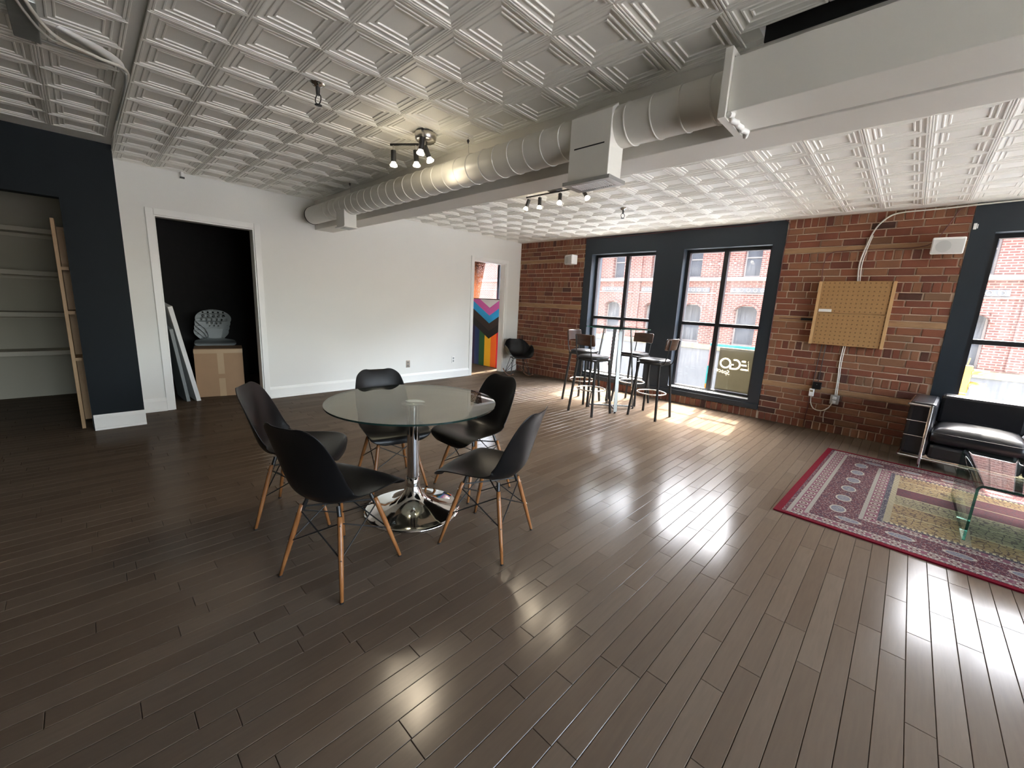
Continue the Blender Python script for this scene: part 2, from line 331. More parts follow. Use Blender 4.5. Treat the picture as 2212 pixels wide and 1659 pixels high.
# ------------------------------------------------------------------ mesh helpers
def tag(o, label=None, cat=None, group=None, kind=None):
    if label: o['label'] = label
    if cat: o['category'] = cat
    if group: o['group'] = group
    if kind: o['kind'] = kind
    return o
def thing(name, label, cat, loc=(0, 0, 0), rz=0.0, group=None, rot=None, kind=None):
    o = D.objects.new(name, None); COL.objects.link(o); o.location = loc
    o.rotation_euler = rot if rot else (0, 0, rz); o.empty_display_size = 0.1
    return tag(o, label, cat, group, kind)
def link(name, me, parent=None, loc=None, rot=None):
    o = D.objects.new(name, me); COL.objects.link(o)
    if parent is not None: o.parent = parent
    if loc is not None: o.location = loc
    if rot is not None: o.rotation_euler = rot
    return o
class MB:
    def __init__(s): s.v = []; s.f = []; s.mi = []; s.sm = []
    def add(s, vs_, fs, mi=0, smooth=False):
        b = len(s.v); s.v += [tuple(x) for x in vs_]
        for f in fs: s.f.append([b + i for i in f]); s.mi.append(mi); s.sm.append(smooth)
        return s
    def box(s, x0, x1, y0, y1, z0, z1, mi=0):
        return s.add([(x0, y0, z0), (x1, y0, z0), (x1, y1, z0), (x0, y1, z0), (x0, y0, z1), (x1, y0, z1), (x1, y1, z1), (x0, y1, z1)],
                     [(0, 3, 2, 1), (4, 5, 6, 7), (0, 1, 5, 4), (1, 2, 6, 5), (2, 3, 7, 6), (3, 0, 4, 7)], mi)
    def cham(s, x0, x1, y0, y1, z0, z1, c, mi=0):
        """box with chamfered upright and top edges"""
        def ring(i, z): return [(x0 + i, y0 + i, z), (x1 - i, y0 + i, z), (x1 - i, y1 - i, z), (x0 + i, y1 - i, z)]
        vs_ = ring(c, z0) + ring(0, z0 + c) + ring(0, z1 - c) + ring(c, z1)
        fs = [(3, 2, 1, 0), (12, 13, 14, 15)]
        for k in range(3):
            for i in range(4): fs.append((k * 4 + i, k * 4 + (i + 1) % 4, k * 4 + 4 + (i + 1) % 4, k * 4 + 4 + i))
        return s.add(vs_, fs, mi)
    def tube(s, pts, r, n=10, mi=0, cap=True, r1=None, closed=False):
        pts = [Vector(p) for p in pts]; rings = []; N = len(pts)
        up = Vector((0, 0, 1))
        prev = None
        for i, p in enumerate(pts):
            if closed: t = (pts[(i + 1) % N] - pts[i - 1]).normalized()
            else: t = (pts[min(i + 1, N - 1)] - pts[max(i - 1, 0)]).normalized()
            if prev is None:
                a = up if abs(t.dot(up)) < 0.95 else Vector((1, 0, 0))
                x = t.cross(a).normalized()
            else:
                x = (prev - t * prev.dot(t)).normalized()
            prev = x; y = t.cross(x)
            rr = r if r1 is None else r + (r1 - r) * i / (N - 1)
            rings.append([p + (x * math.cos(2 * PI * k / n) + y * math.sin(2 * PI * k / n)) * rr for k in range(n)])
        vs_ = [q for g in rings for q in g]; fs = []
        for i in range(N if closed else N - 1):
            j = (i + 1) % N
            for k in range(n): fs.append((i * n + k, i * n + (k + 1) % n, j * n + (k + 1) % n, j * n + k))
        s.add(vs_, fs, mi, True)
        if cap and not closed:
            s.add(rings[0], [list(range(n))[::-1]], mi); s.add(rings[-1], [list(range(n))], mi)
        return s
    def lathe(s, prof, n=32, cx=0, cy=0, mi=0, smooth=True):
        vs_ = []; fs = []; K = len(prof)
        for r, z in prof:
            for k in range(n): a = 2 * PI * k / n; vs_.append((cx + r * math.cos(a), cy + r * math.sin(a), z))
        for i in range(K - 1):
            for k in range(n): fs.append((i * n + k, i * n + (k + 1) % n, (i + 1) * n + (k + 1) % n, (i + 1) * n + k))
        s.add(vs_, fs, mi, smooth)
        if prof[0][0] > 1e-5: s.add(vs_[:n], [list(range(n))[::-1]], mi)
        if prof[-1][0] > 1e-5: s.add(vs_[-n:], [list(range(n))], mi)
        return s
    def prism(s, poly, axis, a, b, mi=0, smooth=False):
        """extrude a 2D polygon along an axis ('x','y','z') from a to b"""
        def P(q, w): return {'x': (w, q[0], q[1]), 'y': (q[0], w, q[1]), 'z': (q[0], q[1], w)}[axis]
        n = len(poly); vs_ = [P(q, a) for q in poly] + [P(q, b) for q in poly]
        fs = [tuple(range(n))[::-1], tuple(range(n, 2 * n))] + [(i, (i + 1) % n, n + (i + 1) % n, n + i) for i in range(n)]
        return s.add(vs_, fs, mi, smooth)
    def mesh(s, name, mats):
        me = D.meshes.new(name); me.from_pydata(s.v, [], s.f)
        for m_ in (mats if isinstance(mats, (list, tuple)) else [mats]): me.materials.append(M[m_])
        me.polygons.foreach_set('material_index', s.mi); me.polygons.foreach_set('use_smooth', s.sm)
        bm = bmesh.new(); bm.from_mesh(me); bmesh.ops.recalc_face_normals(bm, faces=bm.faces); bm.to_mesh(me); bm.free()
        me.update(); return me
    def build(s, name, mats, parent=None, loc=None, rot=None, bevel=0.0, seg=2):
        o = link(name, s.mesh(name, mats), parent, loc, rot)
        if bevel:
            b = o.modifiers.new('bevel', 'BEVEL'); b.width = bevel; b.segments = seg; b.limit_method = 'ANGLE'; b.angle_limit = math.radians(40)
        return o
def bx(name, d, mats, parent=None, bevel=0.0, loc=None, rot=None): return MB().box(*d).build(name, mats, parent, loc, rot, bevel)
def sheet(name, us, vs_, holes, w0, w1, axis, mats, parent=None, kind=None):
    """slab cut by a grid (us x vs), cells listed in holes left open; one connected mesh"""
    def P(u, v, w): return {'x': (w, u, v), 'y': (u, w, v), 'z': (u, v, w)}[axis]
    idx = {}; V = []; F = []
    def vid(i, j, k):
        if (i, j, k) not in idx: idx[(i, j, k)] = len(V); V.append(P(us[i], vs_[j], (w0, w1)[k]))
        return idx[(i, j, k)]
    solid = lambda i, j: 0 <= i < len(us) - 1 and 0 <= j < len(vs_) - 1 and (i, j) not in holes
    for i in range(len(us) - 1):
        for j in range(len(vs_) - 1):
            if not solid(i, j): continue
            for k in (0, 1): F.append([vid(i, j, k), vid(i + 1, j, k), vid(i + 1, j + 1, k), vid(i, j + 1, k)])
            if not solid(i - 1, j): F.append([vid(i, j, 0), vid(i, j + 1, 0), vid(i, j + 1, 1), vid(i, j, 1)])
            if not solid(i + 1, j): F.append([vid(i + 1, j, 0), vid(i + 1, j + 1, 0), vid(i + 1, j + 1, 1), vid(i + 1, j, 1)])
            if not solid(i, j - 1): F.append([vid(i, j, 0), vid(i + 1, j, 0), vid(i + 1, j, 1), vid(i, j, 1)])
            if not solid(i, j + 1): F.append([vid(i, j + 1, 0), vid(i + 1, j + 1, 0), vid(i + 1, j + 1, 1), vid(i, j + 1, 1)])
    mb = MB(); mb.add(V, F)
    o = mb.build(name, mats, parent)
    if kind: o['kind'] = kind
    return o
def copy_tree(o, parent=None):
    c = o.copy(); COL.objects.link(c); c.parent = parent
    for ch in o.children: copy_tree(ch, c)
    return c
def crom(pts, n):
    """Catmull-Rom through points (any dimension), n samples per span"""
    out = []; P = [pts[0]] + list(pts) + [pts[-1]]
    for i in range(1, len(P) - 2):
        for k in range(n):
            t = k / n
            out.append(tuple(0.5 * ((2 * b) + (-a + c) * t + (2 * a - 5 * b + 4 * c - d) * t * t + (-a + 3 * b - 3 * c + d) * t ** 3) for a, b, c, d in zip(P[i - 1], P[i], P[i + 1], P[i + 2])))
    out.append(tuple(pts[-1])); return out
CAMI = cam.matrix_world.inverted()
def px(p):
    q = CAMI @ Vector(p)
    if q.z > -0.05: return None
    return (1106 + FPX * q.x / -q.z, 829.5 - FPX * q.y / -q.z)

# ================================================================== THE SETTING
# ---- floor: dark slab plus boards
floor = bx('floor', (-2.6, 10.0, -9.6, 0.12, -0.12, -0.007), 'dark'); floor['kind'] = 'structure'
PW = 0.0822; X0 = 6.217
boards = []
for i in range(-107, 46):
    xa = X0 + i * PW
    y = -9.5 + random.random() * 0.8 - 0.8
    while y < 0.1:
        L = random.choice((0.42, 0.5, 0.6, 0.72, 0.85, 0.95))
        ya, yb = max(y, -9.55), min(y + L, 0.12)
        if yb - ya > 0.08 and xa > -2.6 and xa + PW < 10.0: boards.append((xa, ya, yb))
        y += L
def shown(b):
    xa, ya, yb = b
    c = [px((xa, ya, 0)), px((xa + PW, ya, 0)), px((xa + PW, yb, 0)), px((xa, yb, 0))]
    if any(q is None for q in c): return 0
    mx = sum(q[0] for q in c) / 4; my = sum(q[1] for q in c) / 4
    if not (-40 < mx < 2250 and 0 < my < 1700): return 0
    return abs(sum(c[k][0] * c[(k + 1) % 4][1] - c[(k + 1) % 4][0] * c[k][1] for k in range(4))) / 2
boards.sort(key=shown, reverse=True)
def board_mb(mb, xa, ya, yb):
    g, c = 0.0009, 0.0014
    a, b, d, e = xa + g, xa + PW - g, ya + g, yb - g
    return mb.add([(a, d, -0.008), (b, d, -0.008), (b, e, -0.008), (a, e, -0.008), (a, d, -c), (b, d, -c), (b, e, -c), (a, e, -c),
                   (a + c, d + c, 0), (b - c, d + c, 0), (b - c, e - c, 0), (a + c, e - c, 0)],
                  [(8, 9, 10, 11), (4, 5, 9, 8), (5, 6, 10, 9), (6, 7, 11, 10), (7, 4, 8, 11), (0, 1, 5, 4), (1, 2, 6, 5), (2, 3, 7, 6), (3, 0, 4, 7)])
cache = {}
for xa, ya, yb in boards[:300]:
    k = round(yb - ya, 3)
    if k not in cache: cache[k] = board_mb(MB(), 0, 0, yb - ya).mesh('floor_board', 'floor')
    link('floor_board', cache[k], floor, (xa, ya, 0))
mb = MB()
for b in boards[300:]: board_mb(mb, *b)
mb.build('floor_boards', 'floor', floor)['kind'] = 'stuff'

# ---- ceilings of pressed metal tiles, two fields either side of the beam
BY0, BY1, BZ = -4.085, -3.84, 2.247
TP = 0.3245
PROF = [(0.0, 0.001), (0.003, -0.004), (0.009, -0.004), (0.012, 0.0), (0.016, -0.003), (0.022, -0.003), (0.025, 0.002), (0.046, 0.005), (0.049, 0.001), (0.055, 0.001), (0.058, 0.006), (0.074, 0.008), (0.077, 0.004), (0.083, 0.004), (0.086, 0.010), (0.101, 0.010)]
def tile_mesh(w, h):
    V = []; F = []
    for d, z in PROF: V += [(d, d, z), (w - d, d, z), (w - d, h - d, z), (d, h - d, z)]
    for k in range(len(PROF) - 1):
        for i in range(4): F.append((k * 4 + i, k * 4 + (i + 1) % 4, k * 4 + 4 + (i + 1) % 4, k * 4 + 4 + i))
    n = (len(PROF) - 1) * 4; F.append((n, n + 1, n + 2, n + 3))
    return MB().add(V, F).mesh('ceiling_tile', 'ceil')
TILE = tile_mesh(TP, TP); TILES = tile_mesh(TP, 0.205)
# field over the room: slab cut open above the square duct, dark recess imitating shade and dirt
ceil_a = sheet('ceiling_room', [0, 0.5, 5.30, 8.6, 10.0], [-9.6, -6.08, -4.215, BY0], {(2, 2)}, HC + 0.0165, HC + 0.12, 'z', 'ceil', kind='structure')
ceil_b = bx('ceiling_window', (0, 10.0, BY1, 0.12, HC + 0.0165, HC + 0.12), 'ceil'); ceil_b['kind'] = 'structure'
shade_rec = sheet("shade_recess", [5.2, 8.7], [-4.4, BY0], set(), HC + 0.30, HC + 0.34, "z", "dark", kind="structure")  # added dark recess, stands in for the shaded, dirty ceiling strip
for _d in ((5.2, 5.3, -4.4, BY0, HC + 0.12, HC + 0.3), (8.6, 8.7, -4.4, BY0, HC + 0.12, HC + 0.3), (5.3, 8.6, -4.4, -4.215, HC + 0.12, HC + 0.3)): bx("shade_recess_side", _d, "dark", shade_rec)
na = 0
for i in range(0, 26):
    x = 0.03 + i * 0.3250
    for j in range(0, 6):
        y = -4.4205 - j * TP
        if y < -6.07: continue
        if y + TP > -4.27 and x > 5.2 and i > 15:
            link('ceiling_tile', TILES if x < 8.6 else TILE, ceil_a, (x, y, HC)); continue
        o = link('ceiling_tile', TILE, ceil_a, (x, y, HC))
        o.rotation_euler = (random.uniform(-1, 1) * 0.006, random.uniform(-1, 1) * 0.006, 0)
    for j in range(0, 4):                               # field beyond the seam by the dark wall
        if x < 0.4 : continue
        y = -6.415 - j * TP
        o = link('ceiling_tile', TILE, ceil_a, (x + 0.11, y, HC + 0.004)); o.rotation_euler = (random.uniform(-1, 1) * 0.012, random.uniform(-1, 1) * 0.012, 0)
    for j in range(0, 11):
        y = -2.415 + (j - 4) * TP
        if y + TP > -0.1: continue
        o = link('ceiling_tile', TILE, ceil_b, (x, y, HC)); o.rotation_euler = (random.uniform(-1, 1) * 0.006, random.uniform(-1, 1) * 0.006, 0)
bx('edge_strip', (0.0, 8.5, -0.16, 0.0, HC - 0.004, HC + 0.03), 'ceil', ceil_b)
bx('edge_strip', (0.0, 5.3, -4.099, BY0, HC - 0.006, HC + 0.03), 'ceil', ceil_a)
bx('shade_recess_side', (5.3, 8.6, BY0 - 0.012, BY0 - 0.002, HC - 0.002, HC + 0.3), 'dark', shade_rec)  # dark liner over the beam face, standing in for shade
# ---- beam
beam = MB().box(0, 10.0, BY0, BY1, BZ, HC + 0.12).build('ceiling_beam', 'beam', bevel=0.004); beam['kind'] = 'structure'

# ---- white wall with two doorways (x = 0)
D1a, D1b, D1z = -5.757, -4.82, 2.145
D2a, D2b, D2z = -1.26, -0.425, 2.165
wall_left = sheet('wall_left', [-6.06, D1a, D1b, D2a, D2b, 0.0], [-0.01, D1z, D2z, HC + 0.1], {(1, 0), (3, 0), (3, 1)}, -0.12, 0.0, 'x', 'wall', kind='structure')
def casing(name, a, b, z, w=0.066):
    o = MB()
    o.box(-0.002, 0.018, a - w, a, -0.006, z + w).box(-0.002, 0.018, b, b + w, -0.006, z + w).box(-0.002, 0.018, a, b, z, z + w)
    t = thing(name, None, None, (0, 0, 0), kind='structure')
    MB().box(0.0, 0.02, a - w, a, 0.0, z + w).build('side_casing', 'trimwhite', t, bevel=0.004)
    MB().box(0.0, 0.02, b, b + w, 0.0, z + w).build('side_casing', 'trimwhite', t, bevel=0.004)
    MB().box(0.0, 0.02, a, b, z, z + w).build('head_casing', 'trimwhite', t, bevel=0.004)
    MB().box(-0.13, 0.004, a, a + 0.014, 0.0, z).build('jamb', 'trimwhite', t)
    MB().box(-0.13, 0.004, b - 0.014, b, 0.0, z).build('jamb', 'trimwhite', t)
    MB().box(-0.13, 0.004, a + 0.014, b - 0.014, z - 0.014, z).build('jamb', 'trimwhite', t)
    return t
casing('door_1', D1a, D1b, D1z); casing('door_2', D2a, D2b, D2z)
def baseboard(name, poly_at, a, b, axis='y'):
    prof = [(0, 0), (0.026, 0), (0.026, 0.018), (0.019, 0.024), (0.019, 0.118), (0.012, 0.135), (0.008, 0.150), (0, 0.150)]
    mb = MB()
    n = len(prof)
    vs_ = []
    for w in (a, b):
        for q in prof: vs_.append((poly_at + q[0], w, q[1]) if axis == 'y' else (w, poly_at + q[0], q[1]))
    mb.add(vs_, [tuple(range(n))[::-1], tuple(range(n, 2 * n))] + [(i, (i + 1) % n, n + (i + 1) % n, n + i) for i in range(n)])
    o = mb.build(name, 'trimwhite'); o['kind'] = 'structure'; return o
baseboard('baseboard_left', 0.0, D1b + 0.066, D2a - 0.066)
baseboard('baseboard_corner', 0.0, -6.05, D1a - 0.066)
baseboard('baseboard_return', 0.0, D2b + 0.066, -0.002)
baseboard('baseboard_column', 0.50, -6.42, -6.045)
# ---- dark wall with the alcove opening
wall_dark = sheet('wall_dark', [-9.6, -9.0, -6.428, -6.05], [-0.01, 2.113, HC + 0.1], {(1, 0)}, 0.36, 0.50, 'x', 'blackwall', kind='structure')
MB().box(-0.12, 0.36, -6.16, -6.05, -0.01, HC + 0.1).build('wall_column', 'wall')['kind'] = 'structure'
# alcove room
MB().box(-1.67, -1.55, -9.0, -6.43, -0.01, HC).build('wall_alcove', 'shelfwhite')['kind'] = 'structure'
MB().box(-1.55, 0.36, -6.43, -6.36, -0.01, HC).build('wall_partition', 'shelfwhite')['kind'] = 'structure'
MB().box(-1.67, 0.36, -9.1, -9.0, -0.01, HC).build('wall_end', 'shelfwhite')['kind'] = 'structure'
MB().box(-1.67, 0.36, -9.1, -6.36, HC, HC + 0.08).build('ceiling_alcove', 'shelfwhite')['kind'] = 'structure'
# closet behind door 1
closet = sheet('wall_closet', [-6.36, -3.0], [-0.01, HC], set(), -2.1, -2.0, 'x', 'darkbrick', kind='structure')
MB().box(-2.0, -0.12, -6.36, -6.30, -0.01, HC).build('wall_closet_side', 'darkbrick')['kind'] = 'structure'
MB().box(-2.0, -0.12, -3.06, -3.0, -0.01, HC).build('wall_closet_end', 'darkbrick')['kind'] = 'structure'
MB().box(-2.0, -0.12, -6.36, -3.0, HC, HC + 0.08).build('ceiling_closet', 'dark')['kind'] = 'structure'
# next room behind door 2
MB().box(-2.7, -2.6, -3.0, 0.3, -0.01, HC).build('wall_nextroom', 'wall')['kind'] = 'structure'
MB().box(-2.6, -0.12, -3.0, -2.94, -0.01, HC).build('wall_nextroom_end', 'wall')['kind'] = 'structure'
MB().box(-2.6, -0.12, -3.0, 0.3, HC, HC + 0.08).build('ceiling_nextroom', 'ceil')['kind'] = 'structure'
# walls behind the camera
ADDED_WY = [(-6.8, -4.9), (-4.6, -2.7), (-2.4, -0.5)]  # out-of-view windows, put in and enlarged to brighten the room
sheet('wall_right', [-9.7] + [v for w in ADDED_WY for v in w] + [0.34], [-0.01, 0.15, 2.5, HC + 0.1], {(1, 1), (3, 1), (5, 1)}, 10.0, 10.3, 'x', 'wall', kind='structure')
UP = bx('sky_block_storeys', (-14.0, 10.3, -9.7, 0.34, HC + 0.45, 9.5), 'facade'); UP['kind'] = 'structure'  # unseen storeys added to cut skylight on the opposite facade
BWX = []
sheet('wall_rear', [0.36] + [v for w in BWX for v in w] + [10.3], [-0.01, HC + 0.1], set(), -9.9, -9.6, 'y', 'shelfwhite', kind='structure')

# ---- brick wall (y = 0) : mortar body, bricks, timbers
ROWS_R = [(2.615, 'H'), (2.502, 'S'), (2.425, 'S'), (2.341, 'S'), (2.260, 'W'), (2.194, 'H'), (2.083, 'S'), (1.996, 'S'), (1.913, 'S'), (1.840, 'H'), (1.728, 'S'), (1.644, 'S'), (1.571, 'S'), (1.491, 'S'), (1.418, 'W'),
          (1.346, 'S'), (1.256, 'S'), (1.181, 'S'), (1.098, 'H'), (0.989, 'S'), (0.898, 'S'), (0.821, 'S'), (0.745, 'H'), (0.635, 'S'), (0.550, 'W'), (0.482, 'S'), (0.410, 'S'), (0.337, 'S'), (0.260, 'S'), (0.178, 'S'), (0.101, 'H'), (-0.008, None)]
ROWS_L = [(2.615, 'H'), (2.501, 'S'), (2.425, 'S'), (2.344, 'S'), (2.272, 'W'), (2.207, 'H'), (2.098, 'S'), (2.016, 'S'), (1.939, 'S'), (1.857, 'H'), (1.751, 'S'), (1.664, 'S'), (1.582, 'S'), (1.503, 'S'), (1.433, 'W'),
          (1.358, 'S'), (1.273, 'S'), (1.200, 'H'), (1.083, 'S'), (1.004, 'S'), (0.926, 'S'), (0.847, 'S'), (0.769, 'H'), (0.668, 'S'), (0.582, 'W'), (0.513, 'S'), (0.438, 'S'), (0.363, 'S'), (0.287, 'S'), (0.200, 'S'), (0.122, 'H'), (-0.008, None)]
def brick_obj(parent, xa, xb, za, zb, mk='brick', name='brick'):
    g = 0.0055
    xa += g + random.uniform(0, 0.002); xb -= g + random.uniform(0, 0.002); za += g; zb -= g
    if xb - xa < 0.012: return
    y = -random.uniform(0.001, 0.007); c = 0.004
    j = lambda: random.uniform(-0.0022, 0.0022)
    b = [(xa, 0.012, za), (xb, 0.012, za), (xb, 0.012, zb), (xa, 0.012, zb)]
    m1 = [(q[0] + j(), y + c, q[2] + j()) for q in b]
    f = [(m1[0][0] + c, y, m1[0][2] + c), (m1[1][0] - c, y, m1[1][2] + c), (m1[2][0] - c, y, m1[2][2] - c), (m1[3][0] + c, y, m1[3][2] - c)]
    F = [(8, 9, 10, 11)]
    for k in (0, 4):
        for i in range(4): F.append((k + i, k + (i + 1) % 4, k + 4 + (i + 1) % 4, k + 4 + i))
    MB().add(b + m1 + f, F).build(name, mk, parent)
def lay(parent, x0, x1, rows, ztop=9):
    for (zt, k), (zb, _) in zip(rows[:-1], rows[1:]):
        if zt > ztop: continue
        if k == 'W':
            bx('timber_strip', (x0 + 0.003, x1 - 0.003, -0.004, 0.012, zb + 0.004, zt - 0.004), 'timber', parent, bevel=0.003); continue
        step = 0.2145 if k == 'S' else 0.0772
        x = x0 - random.random() * step
        while x < x1:
            a, b = max(x, x0), min(x + step * random.uniform(0.96, 1.04), x1)
            w = b - x
            brick_obj(parent, a, b, zb, zt); x = b if b < x1 else x1
WX = [(1.731, 2.915), (3.357, 4.515), (6.44, 7.62), (8.05, 9.23)]
WZ0, WZ1 = 0.235, 2.325
SA, SB = (1.583, 4.652), (6.268, 9.42)             # the two slate window surrounds
wall_a = MB().box(-0.12, SA[0], 0.008, 0.34, -0.01, HC + 0.1).build('wall_corner', 'mortar'); wall_a['kind'] = 'structure'
wall_b = MB().box(SA[1], SB[0], 0.008, 0.34, -0.01, HC + 0.1).build('wall_middle', 'mortar'); wall_b['kind'] = 'structure'
wall_c = MB().box(SA[0], SA[1], 0.008, 0.34, -0.01, 0.118).build('wall_under_windows', 'mortar'); wall_c['kind'] = 'structure'
wall_d = MB().box(SB[0], SB[1], 0.008, 0.34, -0.01, 0.118).build('wall_under_sofa_window', 'mortar'); wall_d['kind'] = 'structure'
wall_e = MB().box(SB[1], 10.0, 0.008, 0.34, -0.01, HC + 0.1).build('wall_far', 'mortar'); wall_e['kind'] = 'structure'
lay(wall_a, 0.0, SA[0], ROWS_L); lay(wall_b, SA[1], SB[0], ROWS_R)
lay(wall_c, SA[0], SA[1], [(0.116, 'H'), (-0.008, None)]); lay(wall_d, SB[0], SB[1], [(0.116, 'H'), (-0.008, None)])
# next room outer wall with its window
NWX = (-2.2, -0.2)
sheet('wall_nextroom_front', [-2.7, NWX[0], NWX[1], -0.12], [-0.01, 0.235, 2.325, HC + 0.1], {(1, 1)}, 0.0, 0.3, 'y', 'wall', kind='structure')
# ---- slate surrounds, sills, windows
def surround(name, s, ws):
    us = [s[0], ws[0][0], ws[0][1], ws[1][0], ws[1][1], s[1]]
    o = sheet(name, us, [0.118, WZ0, WZ1, HC + 0.02], {(1, 1), (3, 1)}, -0.006, 0.34, 'y', 'slate'); o['kind'] = 'structure'
    bx('ledge', (s[0] + 0.004, s[1] - 0.004, -0.03, 0.0, 0.119, 0.195), 'slate', o, bevel=0.006)
    return o
surround('trim_1', SA, WX[:2]); surround('trim_2', SB, WX[2:])
WN = [0]
def window(x0, x1, z0, z1, mx, bz, y=0.13):
    WN[0] += 1
    f = 0.045
    fr = sheet('window_%d' % WN[0], [x0, x0 + f, x1 - f, x1], [z0, z0 + f * 0.7, z1 - f, z1], {(1, 1)}, y, y + 0.07, 'y', 'frameblack', kind='structure')
    mxs = mx if isinstance(mx, (list, tuple)) else [mx]
    for q in mxs: bx('mullion', (q - 0.032, q + 0.032, y - 0.006, y + 0.064, z0 + f * 0.7, z1 - f), 'frameblack', fr, bevel=0.004)
    bx('transom_bar', (x0 + f, x1 - f, y - 0.002, y + 0.06, bz - 0.026, bz + 0.026), 'frameblack', fr, bevel=0.004)
    bx('window_sill', (x0 + 0.002, x1 - 0.002, 0.0, y + 0.02, z0 - 0.012, z0 + 0.006), 'trimwhite', fr, bevel=0.003)
    xs = [x0 + f] + [v for q in mxs for v in (q - 0.032, q + 0.032)] + [x1 - f]
    for a, b in zip(xs[0::2], xs[1::2]):
        for c, d in ((z0 + f * 0.7, bz - 0.026), (bz + 0.026, z1 - f)):
            MB().add([(a, y + 0.036, c), (b, y + 0.036, c), (b, y + 0.036, d), (a, y + 0.036, d)], [(0, 1, 2, 3)]).build('pane', 'pane', fr)
    pl = D.lights.new('daylight_portal', 'AREA'); po = D.objects.new('daylight_portal', pl); COL.objects.link(po)
    pl.shape = 'RECTANGLE'; pl.size = x1 - x0; pl.size_y = z1 - z0; pl.cycles.is_portal = True
    po.location = ((x0 + x1) / 2, y + 0.25, (z0 + z1) / 2); po.rotation_euler = (-PI / 2, 0, 0)
    return fr
window(*WX[0], WZ0, WZ1, 2.362, 1.235); window(*WX[1], WZ0, WZ1, 3.922, 1.235)
window(*WX[2], WZ0, WZ1, 7.04, 1.237); window(*WX[3], WZ0, WZ1, 8.64, 1.237)
window(*NWX, WZ0, WZ1, [-1.55, -0.78], 1.235)
for i, (a, b) in enumerate(BWX):
    fr = sheet('window_%d' % (10 + i), [a, a + 0.05, (a + b) / 2 - 0.03, (a + b) / 2 + 0.03, b - 0.05, b], [0.45, 0.5, 1.3, 1.35, 2.3, 2.35], {(1, 1), (1, 3), (3, 1), (3, 3)}, -9.79, -9.73, 'y', 'frameblack', kind='structure')
    MB().add([(a + 0.05, -9.76, 0.5), (b - 0.05, -9.76, 0.5), (b - 0.05, -9.76, 2.3), (a + 0.05, -9.76, 2.3)], [(0, 1, 2, 3)]).build('pane', 'clearpane', fr)
    pl = D.lights.new('daylight_portal', 'AREA'); po = D.objects.new('daylight_portal', pl); COL.objects.link(po)
    pl.shape = 'RECTANGLE'; pl.size = b - a; pl.size_y = 1.9; pl.cycles.is_portal = True
    po.location = ((a + b) / 2, -9.92, 1.4); po.rotation_euler = (PI / 2, 0, 0)
for i, (a, b) in enumerate(ADDED_WY):  # frames, panes and portals of the added right-hand windows
    fr = sheet('window_%d' % (6 + i), [a, a + 0.05, (a + b) / 2 - 0.03, (a + b) / 2 + 0.03, b - 0.05, b], [0.15, 0.2, 1.3, 1.35, 2.45, 2.5], {(1, 1), (1, 3), (3, 1), (3, 3)}, 10.13, 10.19, 'x', 'frameblack', kind='structure')
    MB().add([(10.16, a + 0.05, 0.2), (10.16, b - 0.05, 0.2), (10.16, b - 0.05, 2.45), (10.16, a + 0.05, 2.45)], [(0, 1, 2, 3)]).build('pane', 'clearpane', fr)
    pl = D.lights.new('daylight_portal', 'AREA'); po = D.objects.new('daylight_portal', pl); COL.objects.link(po)
    pl.shape = 'RECTANGLE'; pl.size = b - a; pl.size_y = 2.35; pl.cycles.is_portal = True
    po.location = (10.32, (a + b) / 2, 1.325); po.rotation_euler = (PI / 2, 0, PI / 2)
#PART2
# ================================================================== OUTSIDE
FY = 13.0
street = bx('street', (-60, 80, -70, FY, -4.6, -4.4), 'bounceground'); tag(street, kind='structure')  # unseen ground, made pale and wide to bounce sunlight onto the ceiling
bld = thing('street_building', 'red brick building with arched windows and carved frieze across the street', 'building', (0, FY, -4.4))
def B(name, d, m_, parent=bld, bevel=0): return bx(name, (d[0], d[1], d[2] - FY, d[3] - FY, d[4] + 4.4, d[5] + 4.4), m_, parent, bevel)
UPX = [-7.6, -5.3, -3.2, -1.48, 0.86, 3.0, 5.0, 7.2, 9.5, 11.8]          # upper sash windows
ARX = [-7.6, -5.45, -3.2, -1.37, 0.88, 3.0, 5.0, 7.25, 9.5, 11.8]        # arched windows below
us = sorted([-26.0, 40.0] + [c + s for c in UPX for s in (-0.33, 0.33)])
zs = [-4.4, 0.02, 2.96, 2.98, 4.5, 5.6]
holes = {(us.index(c - 0.33), 3) for c in UPX}
us2 = [u for u in us]
wall_up = sheet('wall_upper', [u for u in us], [z + 4.4 for z in (2.90, 2.98, 4.6, 7.0)], {(us.index(c - 0.33), 1) for c in UPX}, 0.0, 0.5, 'y', 'facade', bld)
us3 = sorted([-26.0, 40.0] + [c + s for c in ARX for s in (-0.43, 0.43)])
wall_lo = sheet('wall_lower', us3, [z + 4.4 for z in (0.0, 0.10, 1.82, 2.90)], {(us3.index(c - 0.43), 1) for c in ARX}, 0.0, 0.5, 'y', 'facade', bld)
B('shop_front', (-26, 40, FY - 0.10, FY + 0.4, -4.4, -0.16), 'darkstone')
B('stone_band', (-26, 40, FY - 0.16, FY + 0.1, -0.16, 0.05), 'paleband')
B('string_course', (-26, 40, FY - 0.16, FY + 0.1, 2.82, 2.96), 'stone')
B('cornice', (-26, 40, FY - 0.35, FY + 0.5, 7.0, 7.25), 'stone')
B('frieze_ledge', (-26, 40, FY - 0.05, FY + 0.05, 2.27, 2.31), 'stone')
